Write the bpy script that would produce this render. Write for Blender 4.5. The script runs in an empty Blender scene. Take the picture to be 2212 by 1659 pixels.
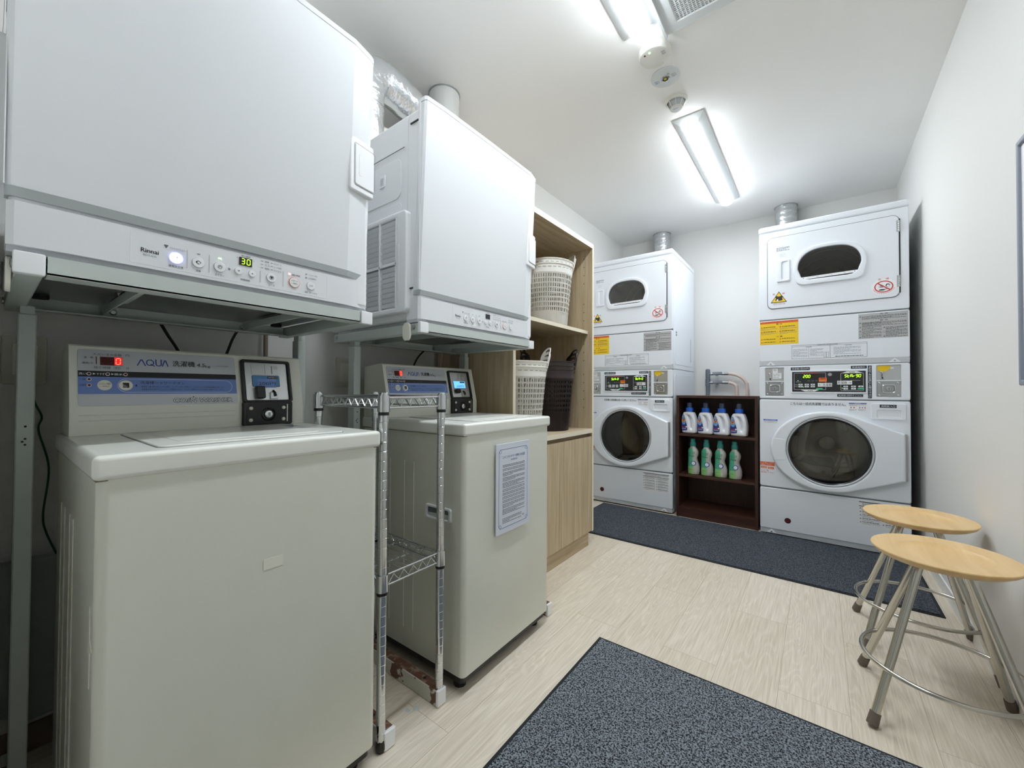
import bpy, bmesh, math, random
from mathutils import Vector, Matrix
random.seed(7)
SC = bpy.context.scene
COL = SC.collection
PI = math.pi

# ------------------------------------------------------------------ materials
def lin(h):
    h = h.lstrip('#'); o = []
    for i in (0, 2, 4):
        c = int(h[i:i+2], 16)/255
        o.append(c/12.92 if c <= .04045 else ((c+.055)/1.055)**2.4)
    return (*o, 1)
M = {}
def base(name):
    m = bpy.data.materials.new(name); m.use_nodes = True
    nt = m.node_tree; b = nt.nodes['Principled BSDF']
    M[name] = m
    return m, nt, b
def noise_bump(nt, b, scale, dist, strength=.5, detail=4, mapscale=None):
    tc = nt.nodes.new('ShaderNodeTexCoord'); n = nt.nodes.new('ShaderNodeTexNoise'); bp = nt.nodes.new('ShaderNodeBump')
    n.inputs['Scale'].default_value = scale; n.inputs['Detail'].default_value = detail
    src = tc.outputs['Object']
    if mapscale:
        mp = nt.nodes.new('ShaderNodeMapping'); mp.inputs['Scale'].default_value = mapscale
        nt.links.new(src, mp.inputs['Vector']); src = mp.outputs['Vector']
    nt.links.new(src, n.inputs['Vector']); nt.links.new(n.outputs['Fac'], bp.inputs['Height'])
    bp.inputs['Distance'].default_value = dist; bp.inputs['Strength'].default_value = strength
    nt.links.new(bp.outputs['Normal'], b.inputs['Normal'])
    return n
def mat(name, col, rough=.5, metal=0, bump=None, coat=0, spec=.5, mott=None):
    m, nt, b = base(name)
    b.inputs['Base Color'].default_value = lin(col); b.inputs['Roughness'].default_value = rough
    b.inputs['Metallic'].default_value = metal; b.inputs['Coat Weight'].default_value = coat
    b.inputs['Specular IOR Level'].default_value = spec
    if bump: noise_bump(nt, b, *bump)
    if mott:            # slight colour mottling: (other colour, scale, low, high)
        tc = nt.nodes.new('ShaderNodeTexCoord'); n = nt.nodes.new('ShaderNodeTexNoise'); r = nt.nodes.new('ShaderNodeValToRGB')
        n.inputs['Scale'].default_value = mott[1]; n.inputs['Detail'].default_value = 6
        r.color_ramp.elements[0].position = mott[2]; r.color_ramp.elements[1].position = mott[3]
        r.color_ramp.elements[0].color = lin(col); r.color_ramp.elements[1].color = lin(mott[0])
        nt.links.new(tc.outputs['Object'], n.inputs['Vector']); nt.links.new(n.outputs['Fac'], r.inputs['Fac'])
        nt.links.new(r.outputs['Color'], b.inputs['Base Color'])
    return m
def emit(name, col, s):
    m, nt, b = base(name)
    b.inputs['Base Color'].default_value = lin(col); b.inputs['Emission Color'].default_value = lin(col)
    b.inputs['Emission Strength'].default_value = s; b.inputs['Roughness'].default_value = .4
    return m
def glass(name, col, dark=.5, rough=.02):
    """tinted pane: lets light through, reflects"""
    m = bpy.data.materials.new(name); m.use_nodes = True; nt = m.node_tree; nt.nodes.clear()
    out = nt.nodes.new('ShaderNodeOutputMaterial'); mx = nt.nodes.new('ShaderNodeMixShader')
    tr = nt.nodes.new('ShaderNodeBsdfTransparent'); gl = nt.nodes.new('ShaderNodeBsdfGlossy'); fr = nt.nodes.new('ShaderNodeFresnel')
    tr.inputs['Color'].default_value = lin(col); gl.inputs['Roughness'].default_value = rough; fr.inputs['IOR'].default_value = 1.65
    gl.inputs['Color'].default_value = (.9, .9, .9, 1)
    nt.links.new(fr.outputs[0], mx.inputs[0]); nt.links.new(tr.outputs[0], mx.inputs[1]); nt.links.new(gl.outputs[0], mx.inputs[2])
    nt.links.new(mx.outputs[0], out.inputs[0]); M[name] = m
    return m
def wood(name, c1, c2, axis='Z', rough=.45, scale=1.0, contrast=(.3, .72)):
    m, nt, b = base(name)
    tc = nt.nodes.new('ShaderNodeTexCoord'); mp = nt.nodes.new('ShaderNodeMapping')
    s = {'X': (1.5, 26, 26), 'Y': (26, 1.5, 26), 'Z': (26, 26, 1.5)}[axis]
    mp.inputs['Scale'].default_value = [v*scale for v in s]
    n1 = nt.nodes.new('ShaderNodeTexNoise'); n1.inputs['Scale'].default_value = 1.6; n1.inputs['Detail'].default_value = 8; n1.inputs['Distortion'].default_value = .8
    n2 = nt.nodes.new('ShaderNodeTexNoise'); n2.inputs['Scale'].default_value = 9; n2.inputs['Detail'].default_value = 3
    mixf = nt.nodes.new('ShaderNodeMath'); mixf.operation = 'MULTIPLY_ADD'; mixf.inputs[1].default_value = .25
    r = nt.nodes.new('ShaderNodeValToRGB'); r.color_ramp.elements[0].position, r.color_ramp.elements[1].position = contrast
    r.color_ramp.elements[0].color = lin(c2); r.color_ramp.elements[1].color = lin(c1)
    L = nt.links.new
    L(tc.outputs['Object'], mp.inputs['Vector']); L(mp.outputs[0], n1.inputs['Vector']); L(mp.outputs[0], n2.inputs['Vector'])
    L(n2.outputs['Fac'], mixf.inputs[0]); L(n1.outputs['Fac'], mixf.inputs[2]); 
    sub = nt.nodes.new('ShaderNodeMath'); sub.operation = 'SUBTRACT'; sub.inputs[1].default_value = .125
    L(mixf.outputs[0], sub.inputs[0]); L(sub.outputs[0], r.inputs['Fac']); L(r.outputs['Color'], b.inputs['Base Color'])
    b.inputs['Roughness'].default_value = rough
    bp = nt.nodes.new('ShaderNodeBump'); bp.inputs['Distance'].default_value = .0004; bp.inputs['Strength'].default_value = .4
    L(n1.outputs['Fac'], bp.inputs['Height']); L(bp.outputs['Normal'], b.inputs['Normal'])
    return m

mat('cream', '#E1E2D5', .3, bump=(900, .0002, .3), mott=('#DCDBCB', 3, .45, .75))
mat('cream_lid', '#EDEEE6', .22, spec=.3)
mat('dryer_white', '#E6E9EB', .25, coat=.2)
mat('side_white', '#EDEFF0', .35)
mat('stack_white', '#E9EEF4', .3, coat=.1)
mat('lip_grey', '#C4C8CC', .4)
mat('plastic_white', '#F2F4F5', .3)
mat('ivory', '#EDEBDD', .4)
mat('stand_paint', '#C6CEC9', .38, bump=(300, .0002, .3))
mat('grime', '#7d7460', .7)
mat('seam', '#6E7478', .6)
mat('dark_gap', '#14171a', .7)
mat('black', '#141414', .35)
mat('black_gloss', '#18191b', .18)
mat('rubber', '#1a1a1c', .7)
mat('foot_rubber', '#6b6157', .7)
mat('chrome', '#D5D8DA', .13, 1)
mat('stool_chrome', '#C6C4BC', .2, 1, bump=(60, .0004, .2))
mat('steel', '#B9BCBC', .32, 1)
mat('brushed', '#C9CBCB', .38, 1, bump=(500, .0002, .3))
mat('drum', '#CFCBC2', .24, .9)
mat('silver_trim', '#BFC6C8', .3, .5)
mat('label_silver', '#C3C5CA', .38, .2)
mat('label_silver_text', '#23262a', .5)
mat('label_blue', '#6F8BCB', .4)
mat('brand_blue', '#2B4AA0', .4)
mat('ink', '#2a2c30', .5)
mat('ink_soft', '#777c84', .5)
mat('ink_faint', '#A9ADAF', .5)
mat('ink_blue', '#41549b', .5)
mat('paper', '#F3F4F6', .5)
mat('paper_cool', '#DDE3EE', .5)
mat('red', '#CC2B2B', .45)
mat('red_dark', '#5e1715', .4)
mat('orange', '#E2662A', .45)
mat('yellow', '#F3CB12', .45)
mat('green_btn', '#45BE88', .4)
mat('grey_label', '#B9B9B9', .45)
mat('blue_lcd', '#4E8CBE', .4)
mat('blue_sticker', '#7397D8', .45)
mat('navy_tape', '#1c2836', .5)
mat('lcd_off', '#241a18', .3)
mat('panel_dark', '#2b2c30', .35)
mat('seg_off', '#45403a', .4)
mat('rust', '#6d4a38', .85, bump=(120, .003, .8), mott=('#8d7765', 40, .5, .6))
mat('bar_paint', '#CFCFC4', .45, mott=('#6b4a38', 16, .585, .6))
mat('cable', '#17181a', .5)
mat('wire_green', '#1d5a3f', .5)
mat('brown_pipe', '#8d7f70', .5)
mat('pipe_grey', '#6f7880', .45)
mat('valve_grey', '#9aa0a6', .35, .6)
mat('hose', '#D9C3B6', .45)
mat('door_glass_rim', '#222426', .2)
mat('basket_white', '#F6F4EC', .35)
mat('basket_brown', '#3a2f2e', .28)
mat('bottle_white', '#F2F4FA', .25, coat=.3)
mat('cap_blue', '#1E63D0', .3)
mat('bottle_silver', '#C9C6C2', .25, .35)
mat('label_green', '#49B08C', .4)
mat('label_lime', '#8FCB7E', .4)
mat('cap_teal', '#2f8d82', .3)
mat('label_navy', '#233F86', .4)
mat('label_sky', '#79a7dc', .4)
mat('detector', '#ECEBE2', .45)
mat('fixture', '#DFE3E3', .55)
mat('outlet', '#D8D6C8', .45)
mat('grey_box', '#9aa39e', .5)
mat('frame_grey', '#8d93a0', .4)
mat('yellow_led', '#E6D65C', .3)
mat('foil', '#DADDDF', .2, .92, bump=(38, .006, .9, 5))
mat('duct_white', '#E4E5E3', .35, .5, bump=(60, .001, .4))
mat('cap_smoke', '#3d4c63', .15)
mat('edge_light', '#E9DFC9', .5)
mat('edge_white', '#EFEDE8', .5)
emit('tube', '#EFF6FD', 32)
emit('tube_side', '#EFF6FD', 9)
emit('led_red', '#FF3A2C', 5)
emit('led_red_glow', '#B31210', .8)
emit('led_green', '#8CF018', 3.0)
emit('led_green_dot', '#9CFF8C', 2.5)
emit('led_blue', '#8C90FF', 1.6)
emit('led_blue_core', '#C8F4FF', 2.2)
emit('lcd_lit', '#5FA4E8', .8)
emit('red_dot', '#FF8F95', 1.2)
glass('tinted_glass', '#D8D8D4', rough=.02)
glass('smoke_glass', '#D8D8D6', rough=.02)
glass('clear_cover', '#E6E9EA', rough=.05)
wood('oak_v', '#CDBDA0', '#B09B7A', 'Z', .5, 1.0)
wood('oak_h', '#CDBDA0', '#AB9675', 'Y', .5, 1.0)
wood('oak_x', '#CDBDA0', '#B09B7A', 'X', .5, 1.0)
wood('walnut', '#4b2d20', '#37201a', 'Z', .4, 1.0)
wood('walnut_h', '#4f2f22', '#3a221a', 'X', .4, 1.0)
wood('beech', '#E8C690', '#DAB67C', 'Y', .38, .6, (.3, .7))

# wallpaper, ceiling
def wallm(name, c, sc=420, d=.0007):
    m, nt, b = base(name); b.inputs['Base Color'].default_value = lin(c); b.inputs['Roughness'].default_value = .75
    b.inputs['Specular IOR Level'].default_value = .25
    noise_bump(nt, b, sc, d, .5, 3)
wallm('wallpaper', '#E8E7E3'); wallm('ceil', '#FAF9F6', 300, .0004)
# floor planks (run along y)
def floorm():
    m, nt, b = base('planks'); L = nt.links.new; N = nt.nodes.new
    tc = N('ShaderNodeTexCoord'); mp = N('ShaderNodeMapping'); mp.inputs['Rotation'].default_value = (0, 0, PI/2); mp.inputs['Location'].default_value = (.35, .06, 0)
    L(tc.outputs['Object'], mp.inputs['Vector'])
    br = N('ShaderNodeTexBrick'); br.inputs['Scale'].default_value = 1; br.inputs['Brick Width'].default_value = 1.2; br.inputs['Row Height'].default_value = .178
    br.inputs['Mortar Size'].default_value = .0009; br.inputs['Mortar Smooth'].default_value = .3; br.offset = .37; br.inputs['Bias'].default_value = 0
    br.inputs['Color1'].default_value = (0, 0, 0, 1); br.inputs['Color2'].default_value = (1, 1, 1, 1)
    L(mp.outputs[0], br.inputs['Vector'])
    # per plank shift of the grain
    cs = N('ShaderNodeVectorMath'); cs.operation = 'MULTIPLY_ADD'; cs.inputs[1].default_value = (9, 13, 5)
    L(br.outputs['Color'], cs.inputs[0]); L(tc.outputs['Object'], cs.inputs[2])
    g = N('ShaderNodeMapping'); g.inputs['Scale'].default_value = (7, .8, 1); L(cs.outputs[0], g.inputs['Vector'])
    n1 = N('ShaderNodeTexNoise'); n1.inputs['Scale'].default_value = 1.3; n1.inputs['Detail'].default_value = 2; n1.inputs['Distortion'].default_value = .5
    L(g.outputs[0], n1.inputs['Vector'])
    # cathedral rings: bands of the smooth noise
    mu = N('ShaderNodeMath'); mu.operation = 'MULTIPLY'; mu.inputs[1].default_value = 150; L(n1.outputs['Fac'], mu.inputs[0])
    sn = N('ShaderNodeMath'); sn.operation = 'SINE'; L(mu.outputs[0], sn.inputs[0])
    g2 = N('ShaderNodeMapping'); g2.inputs['Scale'].default_value = (230, 7, 1); L(cs.outputs[0], g2.inputs['Vector'])
    n2 = N('ShaderNodeTexNoise'); n2.inputs['Scale'].default_value = 1; n2.inputs['Detail'].default_value = 6; L(g2.outputs[0], n2.inputs['Vector'])
    rr = N('ShaderNodeValToRGB'); rr.color_ramp.elements[0].position = .2; rr.color_ramp.elements[1].position = .95
    rr.color_ramp.elements[0].color = lin('#DDD2C0'); rr.color_ramp.elements[1].color = lin('#EFE7D8')
    L(sn.outputs[0], rr.inputs['Fac'])
    r2 = N('ShaderNodeValToRGB'); r2.color_ramp.elements[0].position = .32; r2.color_ramp.elements[1].position = .62
    r2.color_ramp.elements[0].color = lin('#D0C5B1'); r2.color_ramp.elements[1].color = lin('#EBE3D4')
    L(n2.outputs['Fac'], r2.inputs['Fac'])
    mx = N('ShaderNodeMixRGB'); mx.inputs[0].default_value = .62; L(rr.outputs[0], mx.inputs[1]); L(r2.outputs[0], mx.inputs[2])
    # plank tint
    tn = N('ShaderNodeMixRGB'); tn.blend_type = 'MULTIPLY'; tn.inputs[0].default_value = .5
    rt = N('ShaderNodeValToRGB'); rt.color_ramp.elements[0].color = lin('#EAE2D6'); rt.color_ramp.elements[1].color = lin('#FFFDFA')
    L(br.outputs['Color'], rt.inputs['Fac']); L(mx.outputs[0], tn.inputs[1]); L(rt.outputs[0], tn.inputs[2])
    se = N('ShaderNodeMixRGB'); L(br.outputs['Fac'], se.inputs[0]); L(tn.outputs[0], se.inputs[1]); se.inputs[2].default_value = lin('#B8AA93')
    L(se.outputs[0], b.inputs['Base Color']); b.inputs['Roughness'].default_value = .42
    bp = N('ShaderNodeBump'); bp.inputs['Distance'].default_value = .0004; bp.inputs['Strength'].default_value = .3
    L(n2.outputs['Fac'], bp.inputs['Height']); L(bp.outputs[0], b.inputs['Normal'])
floorm()
def matm(name, c0, c1, sc, p0=.42, p1=.62):
    m, nt, b = base(name); L = nt.links.new; N = nt.nodes.new
    tc = N('ShaderNodeTexCoord'); n = N('ShaderNodeTexNoise'); n.inputs['Scale'].default_value = sc; n.inputs['Detail'].default_value = 3; n.inputs['Roughness'].default_value = .7
    r = N('ShaderNodeValToRGB'); r.color_ramp.elements[0].position = p0; r.color_ramp.elements[1].position = p1
    r.color_ramp.elements[0].color = lin(c0); r.color_ramp.elements[1].color = lin(c1)
    L(tc.outputs['Object'], n.inputs['Vector']); L(n.outputs['Fac'], r.inputs['Fac']); L(r.outputs[0], b.inputs['Base Color'])
    b.inputs['Roughness'].default_value = .95; b.inputs['Specular IOR Level'].default_value = .15
    bp = N('ShaderNodeBump'); bp.inputs['Distance'].default_value = .006; bp.inputs['Strength'].default_value = .8
    L(n.outputs['Fac'], bp.inputs['Height']); L(bp.outputs[0], b.inputs['Normal'])
matm('carpet', '#1b1e24', '#9ca5ad', 225, .425, .585)
matm('carpet_far', '#22252c', '#767d87', 300, .42, .64)
mat('mat_edge', '#1c1f22', .8)

# ------------------------------------------------------------------ mesh builder
def smooth_closed(pts, k=4):
    out = []; n = len(pts)
    for i in range(n):
        p0, p1, p2, p3 = pts[i-1], pts[i], pts[(i+1) % n], pts[(i+2) % n]
        for j in range(k):
            t = j/k
            out.append(tuple(.5*((2*p1[a])+(-p0[a]+p2[a])*t+(2*p0[a]-5*p1[a]+4*p2[a]-p3[a])*t*t+(-p0[a]+3*p1[a]-3*p2[a]+p3[a])*t**3) for a in range(2)))
    return out
def smooth_open(pts, k=6):
    P = [Vector(p) for p in pts]; P = [P[0]*2-P[1]]+P+[P[-1]*2-P[-2]]; out = []
    for i in range(1, len(P)-2):
        p0, p1, p2, p3 = P[i-1:i+3]
        for j in range(k):
            t = j/k
            out.append(.5*((2*p1)+(-p0+p2)*t+(2*p0-5*p1+4*p2-p3)*t*t+(-p0+3*p1-3*p2+p3)*t**3))
    out.append(P[-2]); return out
def rrect(u0, v0, u1, v1, r, k=5):
    o = []
    for cx, cy, a in ((u1-r, v0+r, -PI/2), (u1-r, v1-r, 0), (u0+r, v1-r, PI/2), (u0+r, v0+r, PI)):
        for i in range(k+1):
            t = a+PI/2*i/k; o.append((cx+r*math.cos(t), cy+r*math.sin(t)))
    return o
def circ(cu, cv, r, n=32, r2=None):
    r2 = r2 or r
    return [(cu+r*math.cos(2*PI*i/n), cv+r2*math.sin(2*PI*i/n)) for i in range(n)]
def offset(pts, d):
    n = len(pts); o = []
    area = sum(pts[i][0]*pts[(i+1) % n][1]-pts[(i+1) % n][0]*pts[i][1] for i in range(n))
    s = 1 if area > 0 else -1
    for i in range(n):
        a = Vector(pts[i-1]); b = Vector(pts[i]); c = Vector(pts[(i+1) % n])
        e1 = (b-a); e2 = (c-b)
        if e1.length < 1e-9: e1 = e2
        if e2.length < 1e-9: e2 = e1
        n1 = Vector((e1.y, -e1.x)).normalized(); n2 = Vector((e2.y, -e2.x)).normalized()
        m = n1+n2
        if m.length < 1e-6: m = n1
        m.normalize(); q = max(.5, m.dot(n1))
        p = b+m*(s*d/q); o.append((p.x, p.y))
    return o
IDM = Matrix.Identity(4)
def frame(o, u, v, n):
    u, v, n = Vector(u), Vector(v), Vector(n)
    m = Matrix((u, v, n)).transposed().to_4x4(); m.translation = Vector(o)
    return m
F_X = frame((0, 0, 0), (0, 1, 0), (0, 0, 1), (1, 0, 0))      # faces +x : u=y v=z n=x
F_Y = frame((0, 0, 0), (1, 0, 0), (0, 0, 1), (0, -1, 0))     # faces -y : u=x v=z n=-y
F_D = frame((0, 0, 0), (1, 0, 0), (0, -1, 0), (0, 0, -1))    # faces down
TXT = {}
def glyphs(s):
    if s not in TXT:
        c = bpy.data.curves.new('t', 'FONT'); c.body = s; c.size = 1; c.resolution_u = 2
        o = bpy.data.objects.new('t', c); me = o.to_mesh()
        vs = [(v.co.x, v.co.y) for v in me.vertices]; fs = [tuple(p.vertices) for p in me.polygons]
        o.to_mesh_clear(); bpy.data.objects.remove(o); bpy.data.curves.remove(c)
        x0 = min(v[0] for v in vs); x1 = max(v[0] for v in vs); y0 = min(v[1] for v in vs); y1 = max(v[1] for v in vs)
        TXT[s] = ([((x-x0)/(x1-x0), (y-y0)/(y1-y0)) for x, y in vs], fs)
    return TXT[s]
class MB:
    def __init__(s, F=None):
        s.bm = bmesh.new(); s.mats = []; s.F = F or IDM
    def mi(s, m):
        if m not in s.mats: s.mats.append(m)
        return s.mats.index(m)
    def _add(s, bm2, m, local=False):
        i = s.mi(m)
        for f in bm2.faces: f.material_index = i
        if not local: bmesh.ops.transform(bm2, matrix=s.F, verts=bm2.verts)
        me = bpy.data.meshes.new('tmp'); bm2.to_mesh(me); s.bm.from_mesh(me)
        # from_mesh keeps material_index
        bpy.data.meshes.remove(me); bm2.free()
    def box(s, u0, v0, n0, u1, v1, n1, m, bev=0, seg=2):
        b = bmesh.new(); bmesh.ops.create_cube(b, size=1)
        for v in b.verts:
            v.co = Vector((u0 if v.co.x < 0 else u1, v0 if v.co.y < 0 else v1, n0 if v.co.z < 0 else n1))
        if bev > 0: bmesh.ops.bevel(b, geom=b.edges[:], offset=bev, segments=seg, profile=.5, affect='EDGES')
        s._add(b, m); return s
    def quad(s, pts, m):
        b = bmesh.new(); b.faces.new([b.verts.new(p) for p in pts]); s._add(b, m); return s
    def cyl(s, p0, p1, r, m, n=16, r2=None, cap=True):
        p0, p1 = Vector(p0), Vector(p1); d = p1-p0; b = bmesh.new()
        bmesh.ops.create_cone(b, cap_ends=cap, segments=n, radius1=r, radius2=r if r2 is None else r2, depth=d.length)
        q = Vector((0, 0, 1)).rotation_difference(d.normalized()).to_matrix().to_4x4()
        bmesh.ops.transform(b, matrix=Matrix.Translation((p0+p1)/2) @ q, verts=b.verts)
        s._add(b, m); return s
    def tube(s, pts, r, m, n=10, closed=False, cap=True):
        P = [Vector(p) for p in pts]; b = bmesh.new(); N = len(P); rings = []
        up = None
        for i in range(N):
            if closed: t = (P[(i+1) % N]-P[i-1]).normalized()
            else: t = (P[min(i+1, N-1)]-P[max(i-1, 0)]).normalized()
            if up is None:
                up = Vector((0, 0, 1)) if abs(t.z) < .9 else Vector((1, 0, 0))
            x = up.cross(t)
            if x.length < 1e-5: x = Vector((1, 0, 0)).cross(t)
            x.normalize(); y = t.cross(x).normalized(); up = y
            rr = r[i] if isinstance(r, (list, tuple)) else r
            rings.append([b.verts.new(P[i]+x*rr*math.cos(2*PI*k/n)+y*rr*math.sin(2*PI*k/n)) for k in range(n)])
        for i in range(N if closed else N-1):
            A, B = rings[i], rings[(i+1) % N]
            for k in range(n): b.faces.new((A[k], A[(k+1) % n], B[(k+1) % n], B[k]))
        if cap and not closed: b.faces.new(rings[0][::-1]); b.faces.new(rings[-1])
        s._add(b, m); return s
    def lathe(s, prof, c, m, n=40, axis='Z', sx=1, sy=1):
        b = bmesh.new(); rings = []
        for r, z in prof:
            if r < 1e-6: rings.append([b.verts.new((0, 0, z))])
            else: rings.append([b.verts.new((r*sx*math.cos(2*PI*k/n), r*sy*math.sin(2*PI*k/n), z)) for k in range(n)])
        for A, B in zip(rings, rings[1:]):
            for k in range(n):
                k2 = (k+1) % n
                f = [A[k % len(A)], A[k2 % len(A)], B[k2 % len(B)], B[k % len(B)]]
                f = list(dict.fromkeys(f))
                if len(f) > 2: b.faces.new(f)
        R = {'Z': IDM, 'X': Matrix.Rotation(PI/2, 4, 'Y'), 'Y': Matrix.Rotation(PI/2, 4, 'X')}[axis]
        bmesh.ops.transform(b, matrix=Matrix.Translation(c) @ R, verts=b.verts)
        s._add(b, m); return s
    def plate(s, outer, n0, n1, m, holes=(), rnd=0, steps=3, back=True):
        """extruded outline with holes; front edge (n1) rounded by rnd"""
        b = bmesh.new(); loops = [list(outer)]+[list(h) for h in holes]
        levels = [(n0, 0)]
        if rnd > 0:
            for i in range(steps+1):
                t = PI/2*i/steps; levels.append((n1-rnd+rnd*math.sin(t), rnd*(1-math.cos(t))))
        else: levels.append((n1, 0))
        first, last = [], []
        for li, lp in enumerate(loops):
            rings = []
            for nn, off in levels:
                q = lp if off == 0 else offset(lp, -off if li == 0 else off)
                rings.append([b.verts.new((p[0], p[1], nn)) for p in q])
            for A, B in zip(rings, rings[1:]):
                for k in range(len(A)):
                    k2 = (k+1) % len(A); b.faces.new((A[k], A[k2], B[k2], B[k]))
            first.append(rings[0]); last.append(rings[-1])
        for grp in ([first, last] if back else [last]):
            if len(grp) == 1:
                b.faces.new(grp[0]); continue
            es = []
            for rg in grp:
                for k in range(len(rg)):
                    e = b.edges.get((rg[k], rg[(k+1) % len(rg)])); es.append(e)
            bmesh.ops.triangle_fill(b, use_beauty=True, edges=es)
        bmesh.ops.recalc_face_normals(b, faces=b.faces[:])
        s._add(b, m); return s
    def text(s, t, u0, v0, u1, v1, n, m, shear=0):
        vs, fs = glyphs(t); b = bmesh.new(); V = []
        for x, y in vs: V.append(b.verts.new((u0+x*(u1-u0)+shear*y*(v1-v0), v0+y*(v1-v0), n)))
        for f in fs:
            try: b.faces.new([V[i] for i in f])
            except ValueError: pass
        s._add(b, m); return s
    def vtext(s, t, u0, v0, u1, v1, n, m):
        k = len(t); h = (v1-v0)/k
        for i, c in enumerate(t):
            if c == 'ー': s.box((u0+u1)/2-.0006, v1-(i+.9)*h, n-.0001, (u0+u1)/2+.0006, v1-(i+.1)*h, n, m)
            elif c != ' ': s.text(c, u0, v1-(i+.92)*h, u1, v1-(i+.08)*h, n, m)
        return s
    def lines(s, u0, v0, u1, v1, k, n, m, fill=.5, ragged=True, dash=0):
        """rows of tiny illegible print as broken bars"""
        h = (v1-v0)/k
        for i in range(k):
            vv = v1-(i+.5)*h; end = u1 if (not ragged or i % 3 != 2) else u0+(u1-u0)*random.uniform(.35, .8)
            u = u0
            while u < end-1e-4:
                w = random.uniform(.6, 2.2)*h
                s.quad([(u, vv-h*fill/2, n), (min(u+w, end), vv-h*fill/2, n), (min(u+w, end), vv+h*fill/2, n), (u, vv+h*fill/2, n)], m)
                u += w+h*.35
        return s
    def seg7(s, u, v, w, h, ch, n, on, off=None, sh=.12):
        T = {'0': 'abcdef', '1': 'bc', '2': 'abged', '3': 'abgcd', '9': 'abcdfg', '8': 'abcdefg', 'S': 'afgcd', 't': 'fged', 'A': 'abcefg', 'r': 'eg', '-': '', ' ': ''}
        segs = {'a': (0, 1, 1, 1), 'b': (1, .5, 1, 1), 'c': (1, 0, 1, .5), 'd': (0, 0, 1, 0), 'e': (0, 0, 0, .5), 'f': (0, .5, 0, 1), 'g': (0, .5, 1, .5)}
        t = h*.1
        for k, (a, b_, c, d) in segs.items():
            m = on if k in T[ch] else off
            if not m: continue
            x0, y0, x1, y1 = u+a*w, v+b_*h, u+c*w, v+d*h
            if y0 == y1: P = [(x0+t*.8, y0-t/2), (x1-t*.8, y0-t/2), (x1-t*.8, y0+t/2), (x0+t*.8, y0+t/2)]
            else: P = [(x0-t/2, y0+t*.6), (x0+t/2, y0+t*.6), (x0+t/2, y1-t*.6), (x0-t/2, y1-t*.6)]
            s.quad([(x+sh*(y-v), y, n) for x, y in P], m)
        return s
    def build(s, name, parent=None, smooth=True, ang=38):
        me = bpy.data.meshes.new(name); s.bm.normal_update(); s.bm.to_mesh(me); s.bm.free()
        for m in s.mats: me.materials.append(M[m])
        if smooth:
            me.shade_smooth()
            try: me.set_sharp_from_angle(angle=math.radians(ang))
            except Exception: pass
        o = bpy.data.objects.new(name, me); COL.objects.link(o); o.parent = parent
        if smooth and len(me.polygons) < 20000:
            wn = o.modifiers.new('weighted_normal', 'WEIGHTED_NORMAL'); wn.keep_sharp = True
        return o
def thing(name, label, cat, loc=(0, 0, 0), rz=0, group=None):
    o = bpy.data.objects.new(name, None); COL.objects.link(o); o.empty_display_size = .1
    o.location = loc; o.rotation_euler = (0, 0, rz); return tag(o, label, cat, group)
def tag(o, label, cat, group=None):
    o['label'] = label; o['category'] = cat
    if group: o['group'] = group
    return o
def struct(o): o['kind'] = 'structure'; return o
def dup(root, loc, rz, label, group=None):
    r = root.copy(); COL.objects.link(r); r.location = loc; r.rotation_euler = (0, 0, rz); r['label'] = label
    if group: r['group'] = group
    def rec(src, dst):
        for ch in [c for c in bpy.data.objects if c.parent == src]:
            c = ch.copy(); COL.objects.link(c); c.parent = dst; rec(ch, c)
    rec(root, r); return r

# ------------------------------------------------------------------ room
W, BY, FY, CH = 2.118, 4.10, -1.6, 2.474
struct(MB().box(-.1, FY-.1, -.1, W+.1, BY+.1, 0, 'planks').build('floor', smooth=False))
struct(MB().box(-.1, FY-.1, CH, W+.1, BY+.1, CH+.1, 'ceil').build('ceiling', smooth=False))
struct(MB().box(-.1, FY-.1, 0, 0, BY+.1, CH, 'wallpaper').build('wall_left', smooth=False))
struct(MB().box(W, FY-.1, 0, W+.1, BY+.1, CH, 'wallpaper').build('wall_right', smooth=False))
struct(MB().box(0, BY, 0, W, BY+.1, CH, 'wallpaper').build('wall_back', smooth=False))
struct(MB().box(.95, FY-.1, 0, W, FY, CH, 'wallpaper').build('wall_front', smooth=False))
struct(MB().box(0, FY, 0, .95, -.03, CH, 'wallpaper').build('wall_light_block', smooth=False))  # out-of-view wall block, added to keep light off the left end
mat('skirting', '#B9AE9C', .5)
struct(MB().box(W-.006, FY, 0, W, BY, .06, 'wallpaper').build('baseboard_right', smooth=False))
struct(MB().box(0, FY, 0, .006, BY, .07, 'brown_pipe').build('baseboard_left', smooth=False))

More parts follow.
